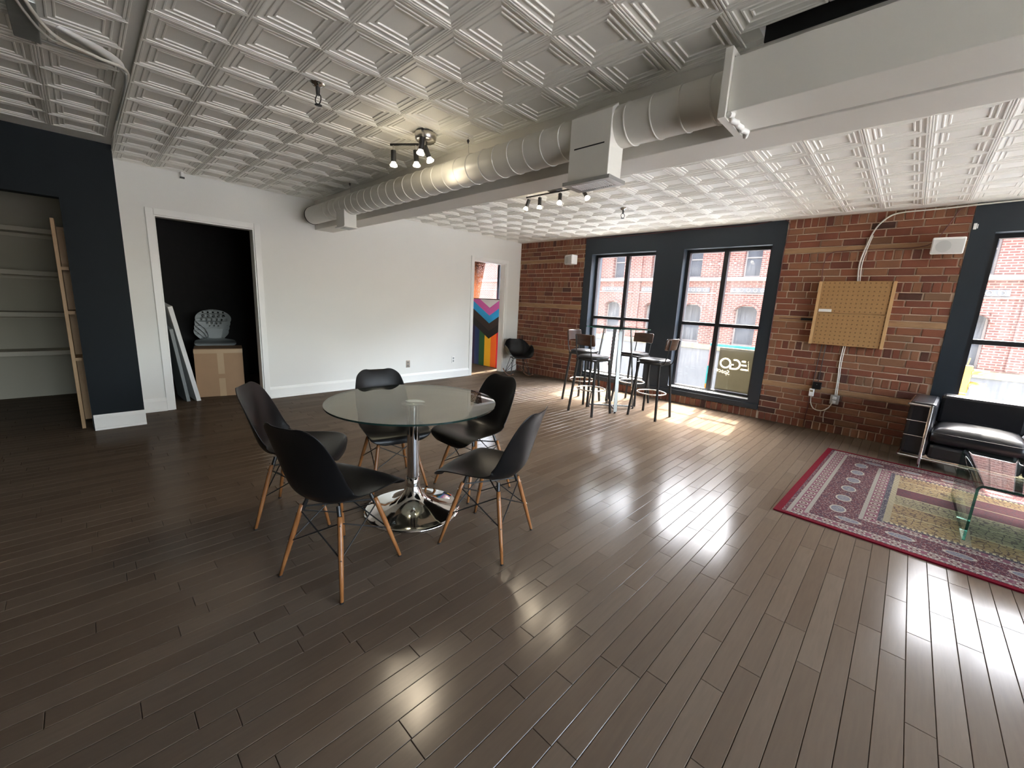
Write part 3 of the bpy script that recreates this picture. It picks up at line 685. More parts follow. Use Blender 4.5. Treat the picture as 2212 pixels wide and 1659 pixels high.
for c in ARX:
    # carved frieze panel: frame with rings
    p = B('frieze_panel', (c - 0.70, c + 0.70, FY - 0.06, FY + 0.05, 2.33, 2.53), 'darkstone', bevel=0.01)
    for k in range(-2, 3):
        MB().tube([(c + k * 0.26 + 0.07 * math.cos(a * PI / 5), -0.07, 2.43 + 4.4 + 0.07 * math.sin(a * PI / 5)) for a in range(10)], 0.014, 6, closed=True).build('carved_ring', 'stone', p)
    # pilaster strips between bays
    # arch brickwork closing the top corners of the opening
    R = 0.43; arc = [(c - R, 1.55 + 4.4), (c - R, 1.83 + 4.4), (c + R, 1.83 + 4.4), (c + R, 1.55 + 4.4)] + [(c + R * math.cos(a * PI / 12), 1.55 + 4.4 + 0.25 * math.sin(a * PI / 12)) for a in range(1, 12)]
    MB().prism(arc, 'y', 0.02, 0.3).build('arch_infill', 'facade', bld)
    hood = [(c + (R + 0.10) * math.cos(a * PI / 12), 1.55 + 4.4 + 0.36 * math.sin(a * PI / 12)) for a in range(0, 13)] + [(c + (R + 0.02) * math.cos(a * PI / 12), 1.55 + 4.4 + 0.27 * math.sin(a * PI / 12)) for a in range(12, -1, -1)]
    MB().prism(hood, 'y', -0.10, 0.05).build('arch_hood', 'stone' if False else 'facade', bld)
    f = sheet('window', [c - 0.43, c - 0.37, c + 0.37, c + 0.43], [z + 4.4 for z in (0.10, 0.17, 0.90, 0.96, 1.76, 1.82)], {(1, 1), (1, 3)}, 0.24, 0.30, 'y', 'stone', bld)
    MB().box(c - 0.38, c + 0.38, 0.27, 0.28, 4.56, 6.17).build('pane', 'extglass', f)
    B('window_ledge', (c - 0.52, c + 0.52, FY - 0.1, FY + 0.05, 0.05, 0.10), 'stone')
for c in UPX:
    f = sheet('window', [c - 0.33, c - 0.28, c + 0.28, c + 0.33], [z + 4.4 for z in (2.98, 3.04, 3.75, 3.80, 4.54, 4.6)], {(1, 1), (1, 3)}, 0.24, 0.30, 'y', 'stone', bld)
    MB().box(c - 0.29, c + 0.29, 0.27, 0.28, 7.43, 8.95).build('pane', 'extglass', f)
for x in (-6.5, -4.15, -2.4, -0.22, 2.0, 4.0, 6.1, 8.4, 10.7): B('pilaster', (x - 0.16, x + 0.16, FY - 0.07, FY + 0.05, 0.1, 7.0), 'facade', bevel=0.01)
# shop sign board hanging across the street, white with red lettering marks
sg = thing('street_sign', 'tall white street banner with red marks seen through the left window', 'sign', (-3.02, 9.0, -4.4))
MB().tube([(0.55, 0, 0), (0.55, 0, 5.1)], 0.04, 10).build('pole', 'darkstone', sg)
MB().box(-0.25, 0.25, -0.015, 0.015, 3.2, 4.85).build('banner_cloth', 'white', sg)
for k in range(9): MB().box(-0.08 + 0.02 * (k % 2), 0.10, -0.022, -0.016, 3.45 + k * 0.14, 3.53 + k * 0.14).build('red_mark', 'redcord', sg)
MB().tube([(0.55, 0, 4.8), (-0.25, 0, 4.8)], 0.015, 8).build('arm', 'darkstone', sg)
# traffic signal
tl_ = thing('traffic_signal', 'yellow traffic signal with two hooded lamps outside the right window', 'traffic light', (7.03, 7.0, -4.4))
MB().box(-0.105, 0.075, -0.09, 0.09, 4.36, 4.96).build('signal_housing', 'yellow', tl_, bevel=0.015)
MB().box(-0.105, 0.075, -0.09, 0.09, 3.70, 4.32).build('signal_housing', 'yellow', tl_, bevel=0.015)
for z in (4.80, 4.52, 4.16, 3.88):
    hood = [(0.075 + a, 0.0, 0.0) for a in (0,)]
    n = 14; V = []; F = []
    for i, (xx, sc) in enumerate(((0.07, 1.0), (0.33, 0.9))):
        for k in range(n + 1):
            a = PI * k / n
            rr = 0.115 * sc
            V.append((xx - (0.10 if i and (k < 3 or k > n - 3) else 0), rr * math.cos(a), z + rr * math.sin(a) * 1.0 - 0.02))
    for k in range(n): F.append((k, k + 1, n + 1 + k + 1, n + 1 + k))
    h = MB().add(V, F, 0, True).build('lamp_hood', 'yellow', tl_); sm = h.modifiers.new('t', 'SOLIDIFY'); sm.thickness = 0.008
    MB().tube([(0.07, 0, z), (0.085, 0, z)], 0.09, 16).build('lens', 'dark', tl_)
MB().tube([(-0.02, 0.0, 0), (-0.02, 0.0, 3.72)], 0.06, 12).build('pole', 'galv', tl_)
MB().tube([(-0.02, 0, 4.95), (0.0, 0, 5.12)], 0.012, 8).build('bracket', 'yellow', tl_)
cb = thing('control_box', 'small white metal box with gabled lid beside the yellow signal', 'utility box', (7.245, 6.72, -4.4))
MB().box(-0.11, 0.11, -0.1, 0.1, 4.10, 4.50).build('box_body', 'galv', cb, bevel=0.01)
MB().prism([(-0.14, 4.49), (0.14, 4.49), (0.10, 4.56), (-0.10, 4.56)], 'y', -0.13, 0.13).build('lid', 'white', cb)
MB().tube([(0, 0, 0), (0, 0, 4.12)], 0.03, 10).build('post', 'galv', cb)
MB().box(-0.07, 0.07, -0.106, -0.099, 4.2, 4.4).build('door_plate', 'galv', cb)
# ---- cloth sign hung outside the second window, lettering seen from behind
bs = thing('cloth_sign', 'olive cloth sign with mirrored cream lettering outside the second window', 'sign', (3.99, 0.215, 0.27))
sheet('sign_frame', [-0.15, -0.11, -0.05, 0.485, 0.52], [-0.055, -0.012, 0.64, 0.685], {(2, 1)}, 0.012, 0.016, 'y', 'bwhite', bs)
MB().box(-0.15, 0.53, 0.006, 0.0118, 0.645, 0.685).build('cyan_border', 'bcyan', bs)
MB().box(-0.150, -0.112, 0.006, 0.0118, 0.34, 0.644).build('pink_border', 'bpink', bs)
MB().box(-0.150, -0.112, 0.006, 0.0118, 0.06, 0.339).build('cyan_border', 'bcyan', bs)
MB().box(-0.150, -0.112, 0.006, 0.0118, -0.03, 0.059).build('amber_border', 'byellow', bs)
MB().box(0.488, 0.518, 0.006, 0.0118, 0.2, 0.40).build('cyan_border', 'bcyan', bs)
MB().box(0.488, 0.518, 0.006, 0.0118, -0.03, 0.199).build('amber_border', 'byellow', bs)
V = []; F = []
nx_, nz_ = 14, 18
for j in range(nz_ + 1):
    for i in range(nx_ + 1):
        x = 0.48 * i / nx_; z = 0.635 * j / nz_
        V.append((x, -0.002 + 0.0012 * math.sin(7 * x + 9 * z) * math.sin(3.1 * j / nz_), z))
for j in range(nz_):
    for i in range(nx_): a = j * (nx_ + 1) + i; F.append((a, a + 1, a + nx_ + 2, a + nx_ + 1))
cl = MB().add(V, F, 0, True).build('cloth', 'banner', bs); so = cl.modifiers.new('t', 'SOLIDIFY'); so.thickness = 0.003
YA, YB = -0.0085, 0.0035
def arcband(cx, cz, r0, r1, a0, a1, n=40):
    full = abs(a1 - a0) > 6.28; m_ = n if full else n + 1
    V = []
    for r in (r0, r1):
        for y in (YA, YB):
            for k in range(m_): a = a0 + (a1 - a0) * k / n; V.append((cx + r * math.cos(a), y, cz + r * math.sin(a)))
    F = []
    for k in range(n):
        q = (k + 1) % m_
        F += [(k, q, m_ + q, m_ + k), (2 * m_ + k, 3 * m_ + k, 3 * m_ + q, 2 * m_ + q), (k, 2 * m_ + k, 2 * m_ + q, q), (m_ + k, m_ + q, 3 * m_ + q, 3 * m_ + k)]
    if not full: F += [(0, m_, 3 * m_, 2 * m_), (m_ - 1, 3 * m_ - 1, 4 * m_ - 1, 2 * m_ - 1)]
    return MB().add(V, F)
letters = []
letters.append(arcband(0.105, 0.415, 0.056, 0.078, 0, 2 * PI).build('letter', 'bannertext', bs))
g = arcband(0.235, 0.410, 0.056, 0.078, -0.5 * PI, 0.62 * PI)
letters.append(g.build('letter', 'bannertext', bs))
letters.append(MB().prism([(0.168, 0.332), (0.234, 0.332), (0.234, 0.354), (0.19, 0.354), (0.19, 0.392), (0.222, 0.392), (0.222, 0.412), (0.168, 0.412)], 'y', YA, YB).build('letter', 'bannertext', bs))
e = MB()
for zz, ww in ((0.455, 0.052), (0.399, 0.070), (0.338, 0.095)): e.box(0.322, 0.322 + ww, YA, YB, zz, zz + 0.022)
letters.append(e.build('letter', 'bannertext', bs))
e = MB()
for k in range(11): e.box(0.402 + 0.002 * k - 0.003 * (k % 2), 0.402 + 0.002 * k + 0.010, YA, YB, 0.470 - k * 0.0135, 0.4765 - k * 0.0135)
letters.append(e.build('small_lettering', 'bannertext', bs))
def text_mesh(s_, size, shear=0.0, ext=0.0):
    c = D.curves.new('t', 'FONT'); c.body = s_; c.size = size; c.shear = shear; c.extrude = ext; c.align_x = 'CENTER'
    o = D.objects.new('t', c); COL.objects.link(o); bpy.context.view_layer.update()
    me = D.meshes.new_from_object(o.evaluated_get(bpy.context.evaluated_depsgraph_get())); D.objects.remove(o); D.curves.remove(c)
    return me
tm = text_mesh('Space', 0.088, 0.35, 0.006)
tm.transform(Matrix.Rotation(PI / 2, 4, 'X')); tm.transform(Matrix.Scale(-1, 4, (1, 0, 0))); tm.transform(Matrix.Rotation(math.radians(10), 4, 'Y'))
tm.materials.append(M['bannertext'])
bmt = bmesh.new(); bmt.from_mesh(tm); bmesh.ops.remove_doubles(bmt, verts=bmt.verts, dist=1e-5); bmesh.ops.recalc_face_normals(bmt, faces=bmt.faces); bmt.to_mesh(tm); bmt.free()
letters.append(link('script_word', tm, bs, (0.085, -0.0025, 0.262)))
for l_ in letters:
    bo = cl.modifiers.new('cut', 'BOOLEAN'); bo.operation = 'DIFFERENCE'; bo.object = l_; bo.solver = 'EXACT'

# ================================================================== DUCTS AND CEILING FITTINGS
DY, DZ, DR = -4.196, 2.385, 0.106
duct = thing('air_duct', 'white spiral air duct with square trunk and vent boxes along the beam', 'duct', (0.24, DY, DZ))
LX = 5.27 - 0.24
MB().tube([(0, 0, 0), (LX, 0, 0)], DR, 48).build('pipe', 'duct', duct)
MB().tube([(-0.004, 0, 0), (0.012, 0, 0)], DR * 1.03, 48).build('gap_shadow_disc', 'dark', duct)  # dark disc imitating the shadow gap between duct and wall
k = 0
x = 0.55
while x < LX - 0.05:
    sp = 0.145
    MB().tube([(x + 0.045 * a / 32, (DR + 0.0005) * math.cos(2 * PI * a / 32), (DR + 0.0005) * math.sin(2 * PI * a / 32)) for a in range(33)], 0.0048, 6).build('seam', 'duct', duct)
    x += sp
# square trunk with flange
OX, OY, OZ = 5.28 - 0.24, -4.245 - DY, 2.345 - DZ
trunk = MB().box(0.0, 4.6, -0.135, 0.115, -0.105, 0.105).build('trunk', 'duct', duct, (OX, OY, OZ), bevel=0.003)
sheet('flange', [-0.155, -0.128, 0.108, 0.130], [-0.128, -0.1, 0.115, 0.140], {(1, 1)}, -0.03, 0.0, 'x', 'duct', trunk)
MB().tube([(0.012 + 0.008 * math.sin(a * 2.3), -0.14 + a * 0.0265, -0.118 + 0.006 * math.sin(a * 1.7)) for a in range(11)], 0.012, 8).build('sealant', 'white', trunk)
# outlet boxes
vb = MB().prism([(-0.065, 0.02), (0.075, 0.02), (0.075, 0.22), (-0.010, 0.40), (-0.065, 0.36)], 'x', -0.135, 0.135).build('vent_box', 'duct', duct, (4.53 - 0.24, -4.245 - DY, 2.09 - DZ), bevel=0.003)
vb['label'] = 'large vent box with slatted grille'
MB().box(-0.10, 0.10, -0.0675, -0.0652, 0.19, 0.196).build('seam', 'dark', vb)
sheet('grille_frame', [-0.158, -0.12, 0.12, 0.158], [-0.082, -0.055, 0.062, 0.09], {(1, 1)}, 0.0, 0.02, 'z', 'galv', vb)
for i in range(17): MB().box(-0.117 + i * 0.0142, -0.1115 + i * 0.0142, -0.055, 0.062, 0.001, 0.012).build('grille_slat', 'white', vb)
MB().box(-0.12, 0.12, -0.055, 0.062, 0.017, 0.0195).build('grille_void', 'dark', vb)
sb = MB().prism([(-0.07, 0.012), (0.07, 0.012), (0.07, 0.20), (-0.07, 0.22)], 'x', -0.10, 0.10).build('vent_box', 'duct', duct, (1.24 - 0.24, -4.215 - DY, 2.14 - DZ), bevel=0.003)
sb['label'] = 'small square vent box'
MB().box(-0.115, 0.115, -0.082, 0.082, 0.0, 0.0115).build('rim', 'duct', sb)
MB().box(-0.06, 0.06, -0.045, 0.045, -0.003, 0.0).build('slot', 'galv', sb)
# hangers of the duct
for x, i in ((1.35, 0), (3.35, 1)):
    h = thing('duct_hanger', ('thin wire hanger of the round duct near the small vent', 'thin wire hanger of the round duct behind the ceiling lamp')[i], 'hanger', (x, DY - 0.02, HC))
    MB().tube([(0, 0, 0), (0, 0.01, -0.13)], 0.0025, 6).build('wire', 'steel', h)
    MB().lathe([(0.006, -0.02), (0.011, -0.03), (0.002, -0.05)], 10, 0.0, 0.0).build('clip', 'blackmatte', h)
# ceiling lamps
def bulbhead(parent, p, aim, power=5.0):
    a = Vector(aim).normalized(); p = Vector(p)
    MB().tube([p, p + a * 0.082], 0.0195, 14).build('lamp_head', 'blackmatte', parent)
    q = a.to_track_quat('Z', 'Y').to_matrix().to_4x4(); q.translation = p + a * 0.080
    me = MB().lathe([(0.012, 0), (0.016, 0.006), (0.025, 0.020), (0.028, 0.027)], 18).lathe([(0.028, 0.027), (0.025, 0.032), (0.0, 0.034)], 18).mesh('bulb', 'bulb')
    me.transform(q); link('bulb', me, parent)
    l = D.lights.new('lamp_light', 'SPOT'); l.energy = power; l.color = (1.0, 0.84, 0.62); l.spot_size = math.radians(150); l.spot_blend = 1.0; l.shadow_soft_size = 0.03
    lo = D.objects.new('lamp_light', l); COL.objects.link(lo); lo.parent = parent; lo.location = p + a * 0.15; lo.rotation_euler = a.to_track_quat('-Z', 'Y').to_euler()
L1 = thing('track_lamp', 'black track lamp with four lit bulbs in front of the round duct', 'lamp', (3.14, -4.455, HC))
MB().lathe([(0.0, 0.0), (0.075, 0.0), (0.080, -0.012), (0.078, -0.045), (0.066, -0.060), (0.0, -0.062)][::-1], 32).build('canopy', 'steel', L1)
MB().tube([(0, 0, -0.05), (0, 0, -0.085)], 0.012, 12).build('stem', 'blackmatte', L1)
MB().box(-0.012, 0.012, -0.006, 0.006, 0, 0.0).v
def bar(parent, a, b, r=0.009): return MB().tube([a, b], r, 8).build('track_bar', 'blackmatte', parent)
dl = Vector((-0.225, -0.160, 0)); z = -0.078
bar(L1, (0, 0, z), tuple(dl * 1.02 + Vector((0, 0, z))))
dr = Vector((0.20, -0.16, 0))
bar(L1, (0, 0, z), tuple(dr * 1.1 + Vector((0, 0, z))))
for f_, dd, aim in ((0.93, dl, (0.02, 0, -1)), (0.28, dl, (0.05, 0.04, -1)), (0.35, dr, (0.25, 0.35, -1)), (1.0, dr, (-0.1, -0.1, -1))):
    p = dd * f_
    MB().tube([(p.x, p.y, z), (p.x, p.y, z - 0.045)], 0.006, 8).build('swivel_stem', 'steel', L1)
    bulbhead(L1, (p.x, p.y, z - 0.042), aim, 4.5)
L2 = thing('track_lamp', 'black track lamp with four lit bulbs beyond the beam', 'lamp', (3.05, -2.78, HC))
MB().lathe([(0.0, 0.0), (0.075, 0.0), (0.080, -0.012), (0.078, -0.03), (0.0, -0.032)][::-1], 32).build('canopy', 'blackmatte', L2)
bar(L2, (-0.40, 0, -0.045), (0.40, 0, -0.045))
for xx, aim in ((-0.36, (-0.25, -0.2, -1)), (-0.20, (0, 0, -1)), (0.08, (0.2, -0.3, -1)), (0.36, (0.55, 0.1, -0.8))):
    MB().tube([(xx, 0, -0.045), (xx, 0, -0.075)], 0.006, 8).build('swivel_stem', 'steel', L2)
    bulbhead(L2, (xx, 0, -0.072), aim, 5.0)
# sprinklers
for i, (x, y, r) in enumerate(((3.233, -5.277, 0.2), (3.20, -1.603, 1.2))):
    s_ = thing('sprinkler_head', ('sprinkler head hanging from the near ceiling tiles', 'sprinkler head on the far ceiling before the windows')[i], 'sprinkler', (x, y, HC), r, group='ceiling sprinklers')
    MB().lathe([(0.0, -0.022), (0.018, -0.022), (0.040, -0.006), (0.044, 0.0)], 24).build('escutcheon', 'chrome', s_)
    MB().tube([(0, 0, -0.02), (0, 0, -0.065)], 0.013, 12, r1=0.010).build('body', 'blackmatte', s_)
    MB().tube([(0.012, 0, -0.06), (0.026, 0, -0.075), (0.028, 0, -0.092), (0.016, 0, -0.108), (0.002, 0, -0.115)], 0.0035, 8).build('frame_arm', 'blackmatte', s_)
    MB().tube([(-0.012, 0, -0.06), (-0.026, 0, -0.075), (-0.028, 0, -0.092), (-0.016, 0, -0.108), (-0.002, 0, -0.115)], 0.0035, 8).build('frame_arm', 'blackmatte', s_)
    d_ = MB()
    for k in range(8): d_.prism([(0.0, -0.003), (0.026, -0.0055), (0.026, 0.0055), (0.0, 0.003)], 'z', -0.119, -0.116)
    MB().lathe([(0.0, -0.1195), (0.020, -0.119), (0.022, -0.116), (0.0, -0.1155)], 10).build('deflector', 'blackmatte', s_)
cd = MB().lathe([(0.0, -0.006), (0.05, -0.005), (0.062, 0.0)], 28).build('ceiling_disc', 'ceil', None, (5.35, -0.669, HC - 0.001)); tag(cd, 'flat round cover plate on the ceiling above the brick wall', 'cover plate')
sn = thing('wall_clip', 'small white bracket on the ceiling above the dark doorway', 'bracket', (0.055, -5.485, HC)); MB().box(-0.02, 0.03, -0.012, 0.012, -0.05, 0.0).build('plate', 'white', sn, bevel=0.003); MB().box(-0.005, 0.02, -0.02, 0.02, -0.065, -0.05).build('foot', 'blackmatte', sn)
# torn seam by the dark wall, junction box and loose cables
jb = thing('junction_box', 'grey metal box on the ceiling with loose cables', 'junction box', (2.90, -6.435, HC))
MB().box(-0.24, 0.20, -0.045, 0.045, -0.075, 0.0).build('box_body', 'galv', jb, bevel=0.004)
MB().box(-0.25, -0.236, -0.03, 0.03, -0.06, -0.015).build('end_plate', 'blackmatte', jb)
def cable(name, pts, r, m_, label, group=None, n=8):
    c = crom([tuple(p) for p in pts], 8)
    return tag(MB().tube(c, r, 8).build(name, m_), label, 'cable', group)
cable('ceiling_cable', [(3.3, -6.46, 2.555), (2.9, -6.36, 2.53), (2.72, -6.20, 2.55), (2.55, -6.07, 2.585), (2.1, -6.06, 2.60), (1.2, -6.055, 2.61), (0.55, -6.05, 2.58)], 0.008, 'cord', 'upper white cable from the ceiling box along the seam')
cable('ceiling_cable', [(3.3, -6.49, 2.545), (2.85, -6.385, 2.535), (2.70, -6.26, 2.56), (2.54, -6.085, 2.58), (1.9, -6.065, 2.598), (0.9, -6.06, 2.605)], 0.006, 'cord', 'thin lower white cable from the ceiling box')
cable('ceiling_cable', [(2.68, -6.42, 2.56), (2.62, -6.30, 2.575), (2.58, -6.20, 2.585), (2.53, -6.075, 2.58), (1.5, -6.062, 2.595)], 0.007, 'galv', 'grey armoured cable along the ceiling seam')
V = []
for k in range(13):
    tt = k / 12; w = 0.030 * math.sin(PI * min(1, tt * 1.1 + 0.05)) + 0.004
    c = Vector((2.86 - 0.33 * tt, -6.33 + 0.26 * tt + 0.05 * math.sin(PI * tt), 2.585)); V += [tuple(c + Vector((w * 0.5, w, 0))), tuple(c - Vector((w * 0.5, w, 0.012)))]
sp = MB().add(V, [(2 * k, 2 * k + 1, 2 * k + 3, 2 * k + 2) for k in range(12)], 0, True).build('hanging_strip', 'white'); so = sp.modifiers.new('t', 'SOLIDIFY'); so.thickness = 0.004
tag(sp, 'loose white strip peeling from the ceiling by the cables', 'strip')
#PART3
# ================================================================== FURNITURE
def shell(name, st, parent, m_='black', nu=20, sub=5, th=0.006, pw=2.4, rend=0.07, lip=0.0):
    """moulded seat shell: st = stations (x, z, half width, side curl) from seat front to back top"""
    S = crom(st, sub); n = len(S)
    arc = [0.0]
    for a, b in zip(S[:-1], S[1:]): arc.append(arc[-1] + math.hypot(b[0] - a[0], b[1] - a[1]))
    V = []; F = []
    for i, (x, z, hw, cu) in enumerate(S):
        a = S[max(i - 1, 0)]; b = S[min(i + 1, n - 1)]
        tx, tz = b[0] - a[0], b[1] - a[1]; L = math.hypot(tx, tz); tx /= L; tz /= L
        nx, nz = tz, -tx                                     # towards the sitter
        if nz < 0 and nx < 0: nx, nz = -nx, -nz
        e = min(arc[i], arc[-1] - arc[i])
        k = math.sqrt(max(0.0, 1 - max(0.0, (rend - e) / rend) ** 2.2)) if e < rend else 1.0
        h2 = hw * (0.62 + 0.38 * k)
        for j in range(nu + 1):
            u = -1 + 2 * j / nu
            w = abs(u) ** pw * cu
            y = h2 * (u - 0.10 * math.copysign(abs(u) ** 4, u) * min(1, cu / 0.08))
            V.append((x + nx * w, y, z + nz * w))
    for i in range(n - 1):
        for j in range(nu): a = i * (nu + 1) + j; F.append((a, a + 1, a + nu + 2, a + nu + 1))
    o = MB().add(V, F, 0, True).build(name, m_, parent)
    s_ = o.modifiers.new('t', 'SOLIDIFY'); s_.thickness = th; s_.offset = -1
    b_ = o.modifiers.new('s', 'SUBSURF'); b_.levels = 1; b_.render_levels = 1
    return o
SIDE = [(0.258, 0.395, 0.185, -0.012), (0.255, 0.420, 0.205, -0.012), (0.235, 0.443, 0.220, -0.008), (0.18, 0.452, 0.232, 0.006), (0.10, 0.443, 0.237, 0.024), (0.0, 0.430, 0.236, 0.040), (-0.09, 0.424, 0.233, 0.060),
        (-0.155, 0.436, 0.230, 0.082), (-0.198, 0.478, 0.228, 0.088), (-0.222, 0.54, 0.226, 0.078), (-0.242, 0.62, 0.220, 0.062), (-0.262, 0.70, 0.206, 0.045), (-0.282, 0.77, 0.184, 0.030), (-0.300, 0.815, 0.160, 0.020), (-0.312, 0.832, 0.135, 0.014)]
def leg_mesh(a, b, r0, r1, m_='legwood', n=12):
    a, b = Vector(a), Vector(b); k = [0, 0.12, 0.4, 0.7, 1.0]; rr = [r0 * 0.9, r0, r0 * 1.02, (r0 + r1) / 2, r1]
    mb = MB(); d = b - a; q = d.to_track_quat('Z', 'Y').to_matrix()
    V = []; F = []
    for i, t in enumerate(k):
        for s_ in range(n): V.append(a + d * t + q @ Vector((rr[i] * math.cos(2 * PI * s_ / n), rr[i] * math.sin(2 * PI * s_ / n), 0)))
    for i in range(len(k) - 1):
        for s_ in range(n): F.append((i * n + s_, i * n + (s_ + 1) % n, (i + 1) * n + (s_ + 1) % n, (i + 1) * n + s_))
    mb.add(V, F, 0, True); mb.f += [[i for i in range(n)][::-1], [(len(k) - 1) * n + i for i in range(n)]]; mb.mi += [0, 0]; mb.sm += [False, False]
    return mb.mesh('leg', m_)
def side_chair():
    t = thing('dining_chair', 'x', 'chair', (0, 0, 0), 0, 'chairs around the round glass table')
    shell('seat_shell', SIDE, t)
    tops = {}; feet = {}
    for sx in (1, -1):
        for sy in (1, -1):
            a = (0.115 * sx - 0.01, 0.125 * sy, 0.375); b = (0.205 * sx, 0.205 * sy, 0.0)
            tops[sx, sy] = Vector(a); feet[sx, sy] = Vector(b)
            lg = link('leg', leg_mesh(a, (b[0], b[1], 0.006), 0.0125, 0.0085), t)
            d = Vector(b) - Vector(a)
            out = Vector((sx, sy, 0)).normalized()
            for f_ in (0.10, 0.50):
                p = Vector(a) + d * f_
                MB().tube([p + out * 0.0115, p + out * 0.0145], 0.0038, 8).build('screw', 'steel', lg)
            MB().tube([(b[0], b[1], 0.0), (b[0], b[1], 0.008)], 0.0095, 12).build('foot_glide', 'blackmatte', lg)
            MB().tube([Vector(a) + Vector((0, 0, -0.03)), (0.10 * sx - 0.01, 0.10 * sy, 0.415)], 0.010, 8).build('bracket', 'blackmatte', t)
    P = lambda k, f_: tops[k] + (feet[k] - tops[k]) * f_
    ks = [(1, 1), (1, -1), (-1, -1), (-1, 1)]
    for i in range(4):
        a, b = ks[i], ks[(i + 1) % 4]
        MB().tube([P(a, 0.50), P(b, 0.08)], 0.0036, 8).build('brace_wire', 'blackmatte', t)
        MB().tube([P(a, 0.08), P(b, 0.50)], 0.0036, 8).build('brace_wire', 'blackmatte', t)
    for a, b in ((ks[0], ks[2]), (ks[1], ks[3])): MB().tube([P(a, 0.03), P(b, 0.03)], 0.0045, 8).build('cross_rail', 'blackmatte', t)
    return t
chair = side_chair()
spots = [((4.068, -5.574), math.degrees(math.atan2(0.386, -0.141)), 'black shell chair nearest the camera, its back turned to it'),
         ((4.362, -4.820), math.degrees(math.atan2(-0.132, -0.39)), 'black shell chair in side view at the right of the round glass table'),
         ((3.349, -5.519), math.degrees(math.atan2(0.341, 0.235)), 'black shell chair at the far left of the round glass table'),
         ((3.319, -4.868), math.degrees(math.atan2(-0.076, 0.42)), 'black shell chair facing forward behind the round glass table'),
         ((3.765, -4.43), math.degrees(math.atan2(-1.0, -0.02)), 'black shell chair behind the table, half hidden by the chair at right')]
for i, ((x, y), a, lab) in enumerate(spots):
    c = chair if i == 0 else copy_tree(chair)
    c.location = (x, y, 0); c.rotation_euler = (0, 0, math.radians(a)); c['label'] = lab
# ---- round glass table
tb = thing('dining_table', 'round glass table on a chrome trumpet base', 'table', (3.779, -4.967, 0))
n = 96; R = 0.53
top = MB()
V = [(R * math.cos(2 * PI * k / n), R * math.sin(2 * PI * k / n), z) for z in (0.741, 0.751) for k in range(n)]
top.add(V, [list(range(n))[::-1], list(range(n, 2 * n))], 0); top.add(V, [(k, (k + 1) % n, n + (k + 1) % n, n + k) for k in range(n)], 1)
top.build('glass_top', ['tableglass', 'tableedge'], tb)
base = [(0.0, 0.0), (0.268, 0.0), (0.272, 0.004), (0.270, 0.010), (0.255, 0.017), (0.22, 0.026), (0.17, 0.042), (0.12, 0.066), (0.085, 0.096), (0.062, 0.13), (0.050, 0.16), (0.044, 0.178)]
MB().lathe([(r * 1.16 if r > 0.2 else r * (1.05 if r > 0.1 else 1), z) for r, z in base], 64).build('trumpet_base', 'chrome', tb)
MB().lathe([(0.046, 0.172), (0.046, 0.235), (0.041, 0.238)], 40).build('collar', 'chrome', tb)
MB().lathe([(0.0395, 0.22), (0.0395, 0.728)], 40).build('column', 'chrome', tb)
MB().lathe([(0.0395, 0.726), (0.075, 0.732), (0.075, 0.740), (0.0, 0.7405)], 40).build('top_plate', 'chrome', tb)

